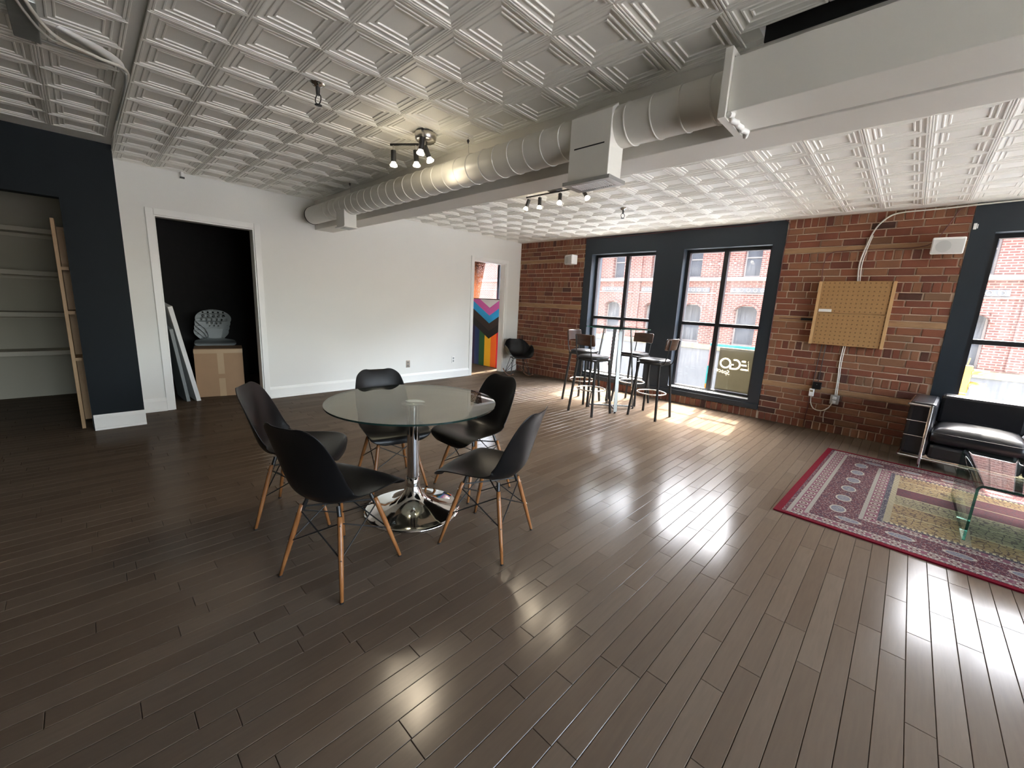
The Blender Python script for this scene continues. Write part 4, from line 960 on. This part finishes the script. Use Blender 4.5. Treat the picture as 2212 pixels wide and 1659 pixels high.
# ---- bar stools
def stool():
    t = thing('bar_stool', 'x', 'stool', (0, 0, 0), 0, 'bar stools around the tall table')
    prof = [(0.0, 0.730), (0.150, 0.730), (0.172, 0.738), (0.180, 0.752), (0.176, 0.768), (0.155, 0.778), (0.09, 0.783), (0.0, 0.784)]
    V = []; F = []; n = 40
    for r, z in prof:
        for k in range(n):
            a = 2 * PI * k / n; q = (abs(math.cos(a)) ** 3.2 + abs(math.sin(a)) ** 3.2) ** (-1 / 3.2)
            V.append((r * q * math.cos(a), r * q * math.sin(a) * 1.02, z))
    for i in range(len(prof) - 1):
        for k in range(n): F.append((i * n + k, i * n + (k + 1) % n, (i + 1) * n + (k + 1) % n, (i + 1) * n + k))
    MB().add(V, F, 0, True).build('seat_cushion', 'leather', t)
    sheet('seat_frame', [-0.165, -0.15, 0.15, 0.165], [-0.165, -0.15, 0.15, 0.165], {(1, 1)}, 0.712, 0.730, 'z', 'blackmatte', t)
    for sx in (1, -1):
        for sy in (1, -1):
            a = Vector((0.145 * sx, 0.145 * sy, 0.72)); b = Vector((0.20 * sx, 0.20 * sy, 0.0)); w = 0.0125
            V = [tuple(p + Vector((dx * w, dy * w, 0))) for p in (b, a) for dx, dy in ((-1, -1), (1, -1), (1, 1), (-1, 1))]
            lg = MB().add(V, [(3, 2, 1, 0), (4, 5, 6, 7)] + [(i, (i + 1) % 4, 4 + (i + 1) % 4, 4 + i) for i in range(4)]).build('leg', 'blackmatte', t, bevel=0.002)
    MB().tube([(0.185 * math.cos(2 * PI * k / 40), 0.185 * math.sin(2 * PI * k / 40), 0.325) for k in range(40)], 0.0085, 8, closed=True).build('foot_ring', 'steel', t)
    for sy in (1, -1):
        MB().tube(crom([(0.02, 0.12 * sy, 0.722), (-0.13, 0.12 * sy, 0.715), (-0.185, 0.12 * sy, 0.735), (-0.215, 0.12 * sy, 0.82), (-0.235, 0.12 * sy, 0.93), (-0.25, 0.12 * sy, 1.04)], 5), 0.0075, 8).build('back_post', 'blackmatte', t)
    V = []; F = []; nu = 16
    for j, z in enumerate((0.915, 0.925, 0.985, 1.045, 1.058)):
        hw = 0.158 if j in (1, 2, 3) else 0.145
        for i in range(nu + 1):
            u = -1 + 2 * i / nu; V.append((-0.228 - (z - 0.915) * 0.16 + 0.035 * u * u, hw * u, z))
    for j in range(4):
        for i in range(nu): a = j * (nu + 1) + i; F.append((a, a + 1, a + nu + 2, a + nu + 1))
    bk = MB().add(V, F, 0, True).build('backrest', 'stoolwood', t); s_ = bk.modifiers.new('t', 'SOLIDIFY'); s_.thickness = 0.013; s_.offset = 0
    return t
st_ = stool()
for i, (x, y, a, lab) in enumerate(((3.03, -1.715, 85, 'bar stool with its wooden back to the camera, nearest of four'), (2.54, -1.21, -3, 'bar stool beside the brick wall, left of the tall table'),
                                  (3.07, -0.662, -93, 'bar stool behind the tall table, against the dark window post'), (3.645, -1.203, 177, 'bar stool right of the tall table before the second window'))):
    c = st_ if i == 0 else copy_tree(st_)
    c.location = (x, y, 0); c.rotation_euler = (0, 0, math.radians(a)); c['label'] = lab
# ---- tall glass table
pt = thing('bar_table', 'tall round glass bar table on four slanted chrome legs', 'table', (3.076, -1.237, 0), math.radians(-3))
n = 64; R = 0.44
V = [(R * math.cos(2 * PI * k / n), R * math.sin(2 * PI * k / n), z) for z in (1.139, 1.151) for k in range(n)]
MB().add(V, [list(range(n))[::-1], list(range(n, 2 * n))], 0).add(V, [(k, (k + 1) % n, n + (k + 1) % n, n + k) for k in range(n)], 1).build('glass_top', ['tableglass', 'tealedge'], pt)
for sx in (1, -1):
    for sy in (1, -1):
        a = Vector((0.13 * sx, 0.13 * sy, 1.128)); b = Vector((0.222 * sx, 0.225 * sy, 0.018))
        tn = Vector((-sy, sx, 0)).normalized() * 0.024; nn = Vector((sx, sy, 0)).normalized() * 0.008
        V = [tuple(p + tn * i + nn * j) for p in (b, a) for i, j in ((-1, -1), (1, -1), (1, 1), (-1, 1))]
        MB().add(V, [(3, 2, 1, 0), (4, 5, 6, 7)] + [(i, (i + 1) % 4, 4 + (i + 1) % 4, 4 + i) for i in range(4)]).build('leg', 'darkchrome', pt, bevel=0.002)
        MB().tube([(0.222 * sx, 0.225 * sy, 0.0), (0.222 * sx, 0.225 * sy, 0.02)], 0.014, 12).build('foot', 'blackmatte', pt)
        MB().tube([(0.13 * sx, 0.13 * sy, 1.126), (0.13 * sx, 0.13 * sy, 1.139)], 0.022, 14).build('glass_pad', 'chrome', pt)
MB().tube([(-0.222, -0.225, 0.035), (0.222, 0.225, 0.035)], 0.011, 10).build('floor_bar', 'darkchrome', pt)
MB().tube([(-0.222, 0.225, 0.035), (0.222, -0.225, 0.035)], 0.011, 10).build('floor_bar', 'darkchrome', pt)

# ---- rocking armchair in the corner
rk = thing('rocking_chair', 'black shell rocking armchair with wire base in the corner by the flag door', 'chair', (0.50, -0.47, 0), math.radians(-30))
ARM = [(0.27, 0.375, 0.22, 0.02), (0.25, 0.392, 0.265, 0.07), (0.18, 0.395, 0.295, 0.165), (0.08, 0.385, 0.31, 0.215), (-0.02, 0.375, 0.318, 0.240), (-0.11, 0.375, 0.312, 0.235), (-0.18, 0.400, 0.315, 0.235),
       (-0.225, 0.455, 0.312, 0.21), (-0.25, 0.52, 0.300, 0.17), (-0.272, 0.585, 0.265, 0.115), (-0.300, 0.650, 0.215, 0.065), (-0.320, 0.705, 0.165, 0.03)]
shell('seat_shell', ARM, rk, pw=3.2)
for sy in (1, -1):
    MB().prism([(0.36 * math.cos(a), 0) for a in ()] or [(0.0, 0.0), (0.001, 0.0), (0.001, 0.001)], 'y', 0, 0.001) if False else None
    pts = [(x, 0.20 * sy, 0.012 + 0.55 * x * x) for x in [-0.36 + 0.06 * k for k in range(13)]]
    MB().tube(pts, 0.0115, 8).build('rocker', 'legwood', rk)
    for xx, tx in ((0.22, 0.10), (-0.22, -0.12)):
        MB().tube([(xx, 0.20 * sy, 0.03), (tx, 0.12 * sy, 0.36)], 0.005, 8).build('strut', 'blackmatte', rk)
        MB().tube([(xx, 0.20 * sy, 0.03), (-tx * 0.6, 0.10 * sy, 0.35)], 0.005, 8).build('strut', 'blackmatte', rk)
for xx in (0.22, -0.22): MB().tube([(xx, -0.20, 0.035), (xx * 0.45, 0.0, 0.22), (xx, 0.20, 0.035)], 0.005, 8).build('cross_wire', 'blackmatte', rk)
sheet('seat_mount', [-0.13, -0.115, 0.10, 0.115], [-0.13, -0.115, 0.115, 0.13], {(1, 1)}, 0.35, 0.362, 'z', 'blackmatte', rk)

# ---- rug
rug = thing('persian_rug', 'patterned red and cream oriental rug with crimson edge', 'rug', (5.493, -3.003, 0), math.radians(-1.8))
V = [(0.045, 0.045, 0.006), (RUG_L - 0.045, 0.045, 0.006), (RUG_L - 0.045, RUG_W - 0.045, 0.006), (0.045, RUG_W - 0.045, 0.006)]
MB().box(0.04, RUG_L - 0.04, 0.04, RUG_W - 0.04, 0.0012, 0.009).build('rug_field', 'rug', rug)
sheet('rug_binding', [0, 0.045, RUG_L - 0.045, RUG_L], [0, 0.036, RUG_W - 0.036, RUG_W], {(1, 1)}, 0.001, 0.0105, 'z', 'rugbinding', rug)
# ---- black leather sofa with tube frame
sofa = thing('leather_sofa', 'black leather sofa with chrome tube frame under the right window', 'sofa', (6.27, -0.785, 0), math.radians(-4))
def cush(name, x0, x1, y0, y1, z0, z1, dome=0.03, edge=0.035, m_='leather', parent=sofa, axis='z'):
    nx, ny = 14, 12; V = []; F = []
    def P(i, j, s_):
        u = -1 + 2 * i / nx; v = -1 + 2 * j / ny
        w = (1 - abs(u) ** 3.5) * (1 - abs(v) ** 3.5)
        e = max(abs(u), abs(v))
        x = (x0 + x1) / 2 + (x1 - x0) / 2 * u; y = (y0 + y1) / 2 + (y1 - y0) / 2 * v
        rr = edge * (1 - math.sqrt(max(0, 1 - max(0, (e - 0.86) / 0.14) ** 2)))
        return (x, y, z1 - rr + dome * w) if s_ else (x, y, z0 + rr)
    for s_ in (1, 0):
        for j in range(ny + 1):
            for i in range(nx + 1): V.append(P(i, j, s_))
    N = (nx + 1) * (ny + 1)
    for j in range(ny):
        for i in range(nx):
            a = j * (nx + 1) + i; F.append((a, a + 1, a + nx + 2, a + nx + 1)); F.append((N + a, N + a + nx + 1, N + a + nx + 2, N + a + 1))
    rim = [j_ for j_ in range(nx + 1)] + [k * (nx + 1) + nx for k in range(1, ny + 1)] + [ny * (nx + 1) + k for k in range(nx - 1, -1, -1)] + [k * (nx + 1) for k in range(ny - 1, 0, -1)]
    for a, b in zip(rim, rim[1:] + rim[:1]): F.append((a, b, N + b, N + a))
    o = MB().add(V, F, 0, True).build(name, m_, parent)
    MB().tube([V[k] for k in rim], 0.004, 6, closed=True).build('piping', m_, o)
    return o
W3 = 0.60
def boxc(name, d, parent=sofa): return bx(name, d, 'leather', parent, bevel=0.03)
aw = 0.175
boxc('arm_cushion', (-0.155, 0.035, 0.015, 0.70, 0.11, 0.645)); boxc('arm_cushion', (3 * W3 + 0.045, 3 * W3 + 0.235, 0.015, 0.70, 0.11, 0.645))
for k in range(3):
    a, b = 0.04 + k * W3, 0.04 + (k + 1) * W3 - 0.006
    cush('seat_cushion', a, b, 0.0, 0.56, 0.255, 0.405, 0.045)
    boxc('base_cushion', (a, b, 0.01, 0.58, 0.105, 0.252))
    o = boxc('back_cushion', (a, b, 0.50, 0.70, 0.38, 0.69))
TR = 0.013
def tube(name, pts, r=TR, m_='chrome'): return MB().tube(pts, r, 12).build(name, m_, sofa)
xe = 3 * W3 + 0.08
for x in (0.0, xe):
    tube('front_post', [(x, 0.0, 0.0), (x, 0.0, 0.628)], 0.014)
    tube('rear_post', [(x, 0.68, 0.0), (x, 0.68, 0.628)], 0.014)
s0 = -0.16
tube('top_bar', [(s0, 0.0, 0.615), (0.012, 0.0, 0.615)], 0.011); tube('top_bar', [(xe - 0.012, 0.0, 0.615), (xe + 0.16, 0.0, 0.615)], 0.011)
for z in (0.455, 0.305): tube('side_rod', [(s0 + 0.005, 0.0, z), (0.0, 0.0, z)], 0.005); tube('side_rod', [(xe, 0.0, z), (xe + 0.155, 0.0, z)], 0.005)
tube('front_rail', [(s0, 0.004, 0.092), (xe + 0.16, 0.004, 0.092)], 0.012); tube('rear_rail', [(s0, 0.68, 0.092), (xe + 0.16, 0.68, 0.092)], 0.012)
tube('side_rail', [(s0, 0.004, 0.092), (s0, 0.68, 0.092)], 0.012); tube('side_rail', [(s0, 0.0, 0.615), (s0, 0.68, 0.615)], 0.011)
# ---- bent glass coffee table
ct = thing('coffee_table', 'bent clear green glass coffee table standing on the rug', 'table', (6.472, -2.505, 0.0095))
Lx, Ly, Hh, tk, rr = 0.62, 1.075, 0.392, 0.014, 0.04
def prof_bent(o_):
    p = [(o_, 0.0)]
    r = rr - o_
    p += [(o_ + r - r * math.cos(a * PI / 16), Hh - rr + r * math.sin(a * PI / 16)) for a in range(0, 9)]
    p += [(Lx - o_ - r + r * math.sin(a * PI / 16), Hh - rr + r * math.cos(a * PI / 16)) for a in range(0, 9)]
    return p + [(Lx - o_, 0.0)]
po_, pi_ = prof_bent(0), prof_bent(tk); N = len(po_)
V = [(x, y, z) for y in (0.0, Ly) for x, z in po_] + [(x, y, z) for y in (0.0, Ly) for x, z in pi_]
mbg = MB()
mbg.add(V, [(i, i + 1, N + i + 1, N + i) for i in range(N - 1)] + [(2 * N + i, 3 * N + i, 3 * N + i + 1, 2 * N + i + 1) for i in range(N - 1)], 0, True)
mbg.add(V, [(i, 2 * N + i, 2 * N + i + 1, i + 1) for i in range(N - 1)] + [(N + i, N + i + 1, 3 * N + i + 1, 3 * N + i) for i in range(N - 1)] + [(0, N, 3 * N, 2 * N), (N - 1, 3 * N - 1, 4 * N - 1, 2 * N - 1)], 1)
mbg.build('bent_glass', ['tealglass', 'tealedge'], ct)

# ---- cabinet on the brick wall
cab = thing('wall_cabinet', 'perforated wooden wall cabinet with two panels on the brick wall', 'cabinet', (5.10, -0.008, 1.088))
bx('cabinet_body', (0.002, 0.703, -0.05, 0.0, 0.002, 0.757), 'cabinetwood', cab)
for x in (0.0, 0.673): bx('side_rail', (x, x + 0.032, -0.075, -0.05, 0.0, 0.759), 'cabinetwood', cab, bevel=0.002)
o = bx('panel', (0.0, 0.637, -0.014, 0.0, 0.004, 0.375), 'cork', cab, bevel=0.002, loc=(0.034, -0.052, 0.386))
bx('label_strip', (0.008, 0.135, -0.0165, -0.014, 0.012, 0.045), 'white', o)
o = bx('panel', (0.0, 0.637, -0.014, 0.0, 0.0, 0.372), 'cork', cab, bevel=0.002, loc=(0.034, -0.052, 0.003))
# ---- speakers
def speaker(loc, rz, label, tilt=0):
    t = thing('wall_speaker', label, 'speaker', loc, 0, rot=(tilt, 0, rz))
    MB().prism([(-0.06, -0.10), (0.06, -0.10), (0.085, 0.02), (0.03, 0.075), (-0.03, 0.075), (-0.085, 0.02)][::-1] if False else [(-0.125, -0.02), (0.125, -0.02), (0.095, 0.12), (-0.095, 0.12)], 'z', -0.083, 0.083).build('cabinet', 'white', t, bevel=0.012)
    bx('grille', (-0.118, 0.112, -0.026, -0.0195, -0.075, 0.062), 'speakergrille', t, bevel=0.004)
    MB().lathe([(0.0, 0.0005), (0.058, 0.0)], 28).build('driver', 'speakercone', t, (-0.035, -0.0268, -0.006), (PI / 2, 0, 0))
    bx('bracket', (-0.02, 0.02, 0.11, 0.20, -0.012, 0.012), 'white', t)
    return t
speaker((1.335, -0.145, 2.235), math.radians(-22), 'white wall speaker in the corner left of the windows')
speaker((6.125, -0.165, 2.193), math.radians(8), 'white wall speaker above the sofa beside the right window', 0.12)
# ---- sockets on the white wall
for y, z, m_, lab in ((-2.656, 0.319, 'steel', 'steel socket plate low on the white wall behind the glass table'), (-1.696, 0.334, 'white', 'white socket plate low on the white wall near the flag door')):
    t = thing('wall_socket', lab, 'socket', (0.0, y, z)); bx('plate', (0.0, 0.006, -0.037, 0.037, -0.06, 0.06), m_, t, bevel=0.002)
    for dz in (-0.026, 0.026): bx('outlet', (0.006, 0.009, -0.015, 0.015, dz - 0.015, dz + 0.015), 'greyplastic', t, bevel=0.002)
t = thing('wall_socket', 'grey surface socket box low on the brick wall with a plug', 'socket', (5.465, -0.008, 0.425)); bx('box_body', (-0.044, 0.044, -0.045, 0.0, -0.055, 0.055), 'galv', t, bevel=0.004)
bx('plug', (-0.02, 0.02, -0.075, -0.045, 0.008, 0.04), 'white', t, bevel=0.006); bx('outlet', (-0.018, 0.018, -0.05, -0.045, -0.042, -0.008), 'white', t, bevel=0.002)
t = thing('power_adapter', 'black power adapter hanging on the brick wall', 'adapter', (5.265, -0.008, 0.57)); bx('case', (-0.045, 0.045, -0.05, 0.0, -0.045, 0.045), 'black', t, bevel=0.006); bx('light', (-0.003, 0.003, -0.052, -0.05, 0.012, 0.018), 'white', t)
t = thing('power_adapter', 'small white power adapter below the black one on the brick wall', 'adapter', (5.222, -0.008, 0.475)); bx('case', (-0.026, 0.026, -0.04, 0.0, -0.05, 0.05), 'white', t, bevel=0.006); bx('stripe', (-0.015, 0.015, -0.0415, -0.04, 0.01, 0.03), 'paleband', t)
YW = -0.016
cable('wall_cable', [(5.222, YW, 0.425), (5.235, YW, 0.33), (5.28, YW, 0.265), (5.35, YW, 0.258), (5.42, YW - 0.02, 0.31), (5.455, YW - 0.05, 0.405)], 0.006, 'cord', 'white cord looping from the small adapter to the grey socket')
cable('wall_cable', [(5.40, YW, 0.30), (5.385, YW, 0.22), (5.395, YW, 0.12)], 0.004, 'cord', 'short white cord end hanging below the looped cord')
cable('wall_cable', [(5.445, YW, 1.09), (5.44, YW, 0.9), (5.452, YW, 0.7), (5.458, YW, 0.48)], 0.006, 'cord', 'white cord running down from the cabinet to the grey socket')
cable('wall_cable', [(5.465, YW, 1.09), (5.458, YW, 0.9), (5.466, YW, 0.7), (5.476, YW, 0.48)], 0.005, 'cord', 'second white cord beside it below the cabinet')
cable('wall_cable', [(5.235, YW, 1.09), (5.225, YW, 0.85), (5.215, YW, 0.53)], 0.004, 'blackmatte', 'dark cord from the cabinet to the white adapter')
cable('wall_cable', [(5.275, YW, 1.09), (5.27, YW, 0.85), (5.268, YW, 0.62)], 0.004, 'blackmatte', 'dark cord from the cabinet to the black adapter')
cable('wall_cable', [(5.21, YW, 0.42), (5.205, YW, 0.2), (5.198, YW, 0.02)], 0.005, 'redcord', 'dark red cord running from the adapters down to the floor')
cable('signal_cable', [(5.455, YW, 1.84), (5.44, YW, 2.05), (5.47, YW, 2.25), (5.52, YW, 2.43), (5.60, YW, 2.54), (5.72, YW, 2.585), (6.05, YW, 2.59), (6.5, YW - 0.02, 2.60), (7.4, YW - 0.02, 2.608)], 0.008, 'cord', 'white cable rising from the cabinet and running along the ceiling edge')
cable('signal_cable', [(5.475, YW, 1.84), (5.462, YW, 2.05), (5.482, YW, 2.22), (5.51, YW, 2.36)], 0.006, 'cord', 'second white cable rising from the cabinet beside the long one')
cable('speaker_cable', [(5.11, YW, 1.84), (5.10, YW, 2.05), (5.14, YW, 2.17), (5.25, YW, 2.20), (5.6, YW, 2.205), (5.9, YW, 2.21), (6.02, YW, 2.26), (6.09, YW, 2.40), (6.15, YW, 2.55), (6.2, YW, 2.60)], 0.004, 'redcord', 'dark red wire looping over the cabinet to the speaker')
cable('speaker_cable', [(1.60, -0.02, 2.60), (2.4, -0.02, 2.585), (3.4, -0.02, 2.60), (4.2, -0.02, 2.585), (4.64, -0.02, 2.605), (4.655, -0.02, 2.2), (4.66, -0.02, 1.4), (4.665, -0.02, 0.9)], 0.004, 'redcord', 'dark red wire along the top of the slate window surround')
t = thing('cable_stub', 'black connector sticking out beside the wooden wall cabinet', 'connector', (5.03, -0.012, 1.385)); bx('plug', (-0.06, 0.065, -0.03, 0.0, -0.016, 0.016), 'black', t, bevel=0.006); MB().tube([(-0.06, -0.015, 0), (-0.14, -0.01, 0.002), (-0.30, -0.008, 0.0)], 0.004, 8).build('wire', 'redcord', t)
t = thing('window_sensor', 'small white sensor at the top corner of the right window surround', 'sensor', (6.29, -0.006, 2.39)); bx('case', (-0.012, 0.012, -0.012, 0.0, -0.03, 0.03), 'white', t, bevel=0.003); bx('magnet', (0.015, 0.022, -0.010, 0.0, -0.02, 0.02), 'white', t)

# ---- doorway to the closet: box, chair stack, boards
cbx = thing('cardboard_box', 'brown taped cardboard box in the dark closet doorway', 'box', (-0.66, -5.16, 0), math.radians(-102.0 + 90))
bx('box_body', (-0.20, 0.20, -0.262, 0.262, 0.0, 0.625), 'cardboard', cbx, bevel=0.004)
bx('tape', (0.2005, 0.2025, -0.262, 0.262, 0.575, 0.6255), 'tape', cbx); bx('tape', (0.2005, 0.2025, -0.02, 0.05, 0.30, 0.574), 'tape', cbx); bx('tape', (0.2005, 0.2025, -0.02, 0.05, 0.0, 0.24), 'tape', cbx)
bx('flap', (-0.20, 0.20, -0.262, 0.262, 0.627, 0.633), 'cardboard', cbx)
def perforated_back():
    c = D.curves.new('b', 'CURVE'); c.dimensions = '2D'; c.fill_mode = 'BOTH'; c.extrude = 0.004
    def poly(pts):
        s_ = c.splines.new('POLY'); s_.points.add(len(pts) - 1); s_.use_cyclic_u = True
        for p, q in zip(s_.points, pts): p.co = (q[0], q[1], 0, 1)
    out = []
    for k in range(40):
        a = 2 * PI * k / 40; r = 0.215; y = r * math.cos(a); z = 0.30 + 0.13 * math.sin(a)
        out.append((y, z))
    cut = [(-0.10, 0.10), (-0.085, 0.0), (0.085, 0.0), (0.10, 0.10)]
    up = [p for p in out if p[1] > 0.235]
    up.sort(key=lambda p: math.atan2(p[1] - 0.30, p[0]))
    right = [p for p in up if p[0] > 0 and p[1] < 0.30]
    order = sorted(up, key=lambda p: (math.atan2(p[1] - 0.30, p[0]) + PI / 2 + 2 * PI) % (2 * PI))
    poly([(0.075, 0.0), (0.078, 0.08), (0.112, 0.155)] + order + [(-0.112, 0.155), (-0.078, 0.08), (-0.075, 0.0)])
    for row, (z, nn, r) in enumerate(((0.388, 5, 0.013), (0.338, 5, 0.021), (0.283, 6, 0.019), (0.234, 4, 0.016), (0.195, 3, 0.011))):
        for k in range(nn):
            y = (k - (nn - 1) / 2) * (0.30 / 5.2) * (1.05 if row < 3 else 0.9)
            poly([(y + r * math.cos(2 * PI * q / 12), z + r * 0.9 * math.sin(2 * PI * q / 12)) for q in range(12)])
    o = D.objects.new('b', c); COL.objects.link(o); bpy.context.view_layer.update()
    me = D.meshes.new_from_object(o.evaluated_get(bpy.context.evaluated_depsgraph_get())); D.objects.remove(o); D.curves.remove(c)
    for v in me.vertices:
        y, z, w = v.co; v.co = (-0.20 - 0.12 * z + w + 0.35 * y * y * min(1, z / 0.2), y, 0.47 + z)
    me.materials.clear(); me.materials.append(M['greyplastic']); return me
def stack_chair():
    t = thing('stacking_chair', 'x', 'chair', (0, 0, 0), 0, 'grey chairs stacked in the closet')
    ST = [(0.235, 0.405, 0.20, 0.0), (0.225, 0.435, 0.235, 0.0), (0.17, 0.452, 0.245, 0.006), (0.0, 0.447, 0.245, 0.014), (-0.12, 0.452, 0.23, 0.02), (-0.19, 0.475, 0.13, 0.01), (-0.205, 0.51, 0.10, 0.0)]
    shell('seat', ST, t, 'greyplastic', 14, 4, 0.01, rend=0.05)
    link('backrest', perforated_back(), t)
    for sx in (1, -1):
        for sy in (1, -1): MB().tube([(0.17 * sx, 0.19 * sy, 0.44), (0.21 * sx, 0.235 * sy, 0.0)], 0.011, 8).build('leg', 'greyplastic', t)
    return t
sc_ = stack_chair()
for i in range(4):
    c = sc_ if i == 0 else copy_tree(sc_)
    c.location = (-1.36 + 0.07 * i, -5.10, 0.068 * i); c.rotation_euler = (0, 0, math.radians(-10))
    c['label'] = ('lowest grey chair of the closet stack', 'second lowest grey chair of the closet stack', 'third grey chair up in the closet stack', 'topmost grey chair of the closet stack, its perforated back in full view')[i]
def plank_lean(label, foot, top_, w, m_, th=0.02):
    a, b = Vector(foot), Vector(top_); d = (b - a); L = d.length; d.normalize()
    s_ = Vector((1, 0.15, 0)); s_ = (s_ - d * s_.dot(d)).normalized(); n_ = d.cross(s_)
    V = [tuple(p + s_ * i * w / 2 + n_ * j * th / 2) for p in (a, b) for i, j in ((-1, -1), (1, -1), (1, 1), (-1, 1))]
    return tag(MB().add(V, [(3, 2, 1, 0), (4, 5, 6, 7)] + [(i, (i + 1) % 4, 4 + (i + 1) % 4, 4 + i) for i in range(4)]).build('leaning_board', m_, bevel=0.002), label, 'board')
plank_lean('white board leaning inside the closet door frame', (-0.47, -5.50, 0.012), (-0.24, -5.715, 1.20), 0.30, 'white', 0.045)
plank_lean('grey board leaning behind the white one in the closet', (-0.50, -5.60, 0.012), (-0.26, -5.725, 0.95), 0.30, 'greyplastic', 0.035)
# ---- alcove: white shelves and a leaning oak shelf unit
for i, (z, lab) in enumerate(((1.945, 'topmost white wall shelf in the alcove'), (1.475, 'second white wall shelf from the top in the alcove'), (1.01, 'second lowest white wall shelf in the alcove'), (0.565, 'lowest white wall shelf in the alcove'))):
    t = thing('wall_shelf', lab, 'shelf', (-1.55, -7.3, z), 0, 'alcove shelves')
    bx('board', (0.0, 0.32, -0.85, 0.83, -0.026, 0.026), 'shelfboard', t, bevel=0.003); bx('cleat', (0.0, 0.02, -0.85, 0.83, -0.065, -0.026), 'shelfboard', t)
uk = thing('shelf_unit', 'narrow oak shelf unit standing inside the alcove edge', 'shelf unit', (0.355, -6.492, 0))
bx('side_panel', (-0.30, 0.015, -0.014, 0.012, 0.0, 1.945), 'oak', uk, bevel=0.002)
bx('back_panel', (-0.30, -0.288, 0.012, 0.060, 0.02, 1.90), 'oak', uk)
for z in (0.66, 1.10, 1.50): bx('shelf', (-0.288, 0.0, 0.012, 0.058, z, z + 0.03), 'oak', uk)

# ---- flag panel, curtain and lamp in the next room
fg = thing('flag_panel', 'rainbow progress pride flag panel standing before the window beyond the doorway', 'flag', (-1.215, -0.22, 0.012))
FW, FH = 0.93, 1.455
U0, K = 0.62, 0.355
def fcol(name, c):
    M[name] = simple(name, c, 0.7, nscale=6, nstr=0.05, bump=0.05, bscale=300)
for nme, c in (('flag_white', (0.86, 0.86, 0.86)), ('flag_pink', (0.66, 0.13, 0.44)), ('flag_cyan', (0.025, 0.38, 0.78)), ('flag_brown', (0.035, 0.020, 0.016)), ('flag_black', (0.008, 0.007, 0.007)), ('flag_purple', (0.02, 0.006, 0.05)), ('flag_blue', (0.008, 0.03, 0.13)), ('flag_green', (0.012, 0.10, 0.022)), ('flag_yellow', (0.95, 0.50, 0.01)), ('flag_orange', (0.95, 0.16, 0.008)), ('flag_red', (0.65, 0.005, 0.03))): fcol(nme, c)
def clip0(P):
    out = []
    for (u1, v1), (u2, v2) in zip(P, P[1:] + P[:1]):
        if v1 >= 0: out.append((u1, v1))
        if (v1 >= 0) != (v2 >= 0): k_ = v1 / (v1 - v2); out.append((u1 + (u2 - u1) * k_, 0.0))
    return out
def fpoly(name, P, m_):
    P = clip0(P)
    MB().prism([(u * FW, (1 - v) * FH) for u, v in P], 'y', -0.012, 0.006).build(name, m_, fg)
ch = lambda t_, u: t_ - K * abs(u - U0)
tv = [-0.5, 0.12, 0.235, 0.35, 0.465, 0.58]
for k, m_ in enumerate(('flag_white', 'flag_pink', 'flag_cyan', 'flag_brown', 'flag_black')):
    a, b = tv[k], tv[k + 1]
    fpoly('chevron', [(0, ch(a, 0)), (U0, a), (1, ch(a, 1)), (1, ch(b, 1)), (U0, b), (0, ch(b, 0))], m_)
ub = [0, 0.12, 0.29, 0.48, 0.70, 0.89, 1.0]
for k, m_ in enumerate(('flag_purple', 'flag_blue', 'flag_green', 'flag_yellow', 'flag_orange', 'flag_red')):
    a, b = ub[k], ub[k + 1]
    P = [(a, ch(0.58, a))] + ([(U0, 0.58)] if a < U0 < b else []) + [(b, ch(0.58, b)), (b, 1), (a, 1)]
    fpoly('stripe', P, m_)
bx('top_rail', (-0.005, FW + 0.005, -0.014, 0.008, FH, FH + 0.018), 'blackmatte', fg); bx('bottom_rail', (-0.005, FW + 0.005, -0.014, 0.008, -0.012, -0.0005), 'blackmatte', fg)
for x in (0.08, FW - 0.08): bx('rear_foot', (x - 0.01, x + 0.01, 0.008, 0.16, -0.012, 0.012), 'blackmatte', fg)
cu = thing('lattice_curtain', 'brown lattice curtain tied aside in the window beyond the doorway', 'curtain', (-2.2, -0.06, 0.3))
V = []; F = []; nu, nv = 60, 24
for j in range(nv + 1):
    v = j / nv; wd_ = 0.80 + 0.42 * v ** 1.3
    for i in range(nu + 1): u = i / nu; V.append((u * wd_, 0.035 * math.sin(u * 34) * (1 - 0.3 * v), v * 2.15))
for j in range(nv):
    for i in range(nu): a = j * (nu + 1) + i; F.append((a, a + 1, a + nu + 2, a + nu + 1))
MB().add(V, F, 0, True).build('cloth', 'curtain', cu); MB().tube([(-0.1, 0, 2.165), (2.0, 0, 2.165)], 0.012, 10).build('rod', 'blackmatte', cu)
lm = thing('wall_lamp', 'dark lampshade with a white rim beyond the flag doorway', 'lamp', (-1.36, -0.62, 0))
MB().lathe([(0.0, 0.0), (0.10, 0.0), (0.10, 0.015), (0.0, 0.02)], 24).build('base', 'blackmatte', lm); MB().tube([(0, 0, 0.02), (0, 0, 1.62)], 0.010, 10).build('pole', 'blackmatte', lm)
MB().lathe([(0.05, 1.60), (0.13, 1.80)], 28).build('shade', 'blackmatte', lm); MB().lathe([(0.13, 1.80), (0.133, 1.80), (0.133, 1.835), (0.128, 1.835)], 28).build('shade_rim', 'white', lm)
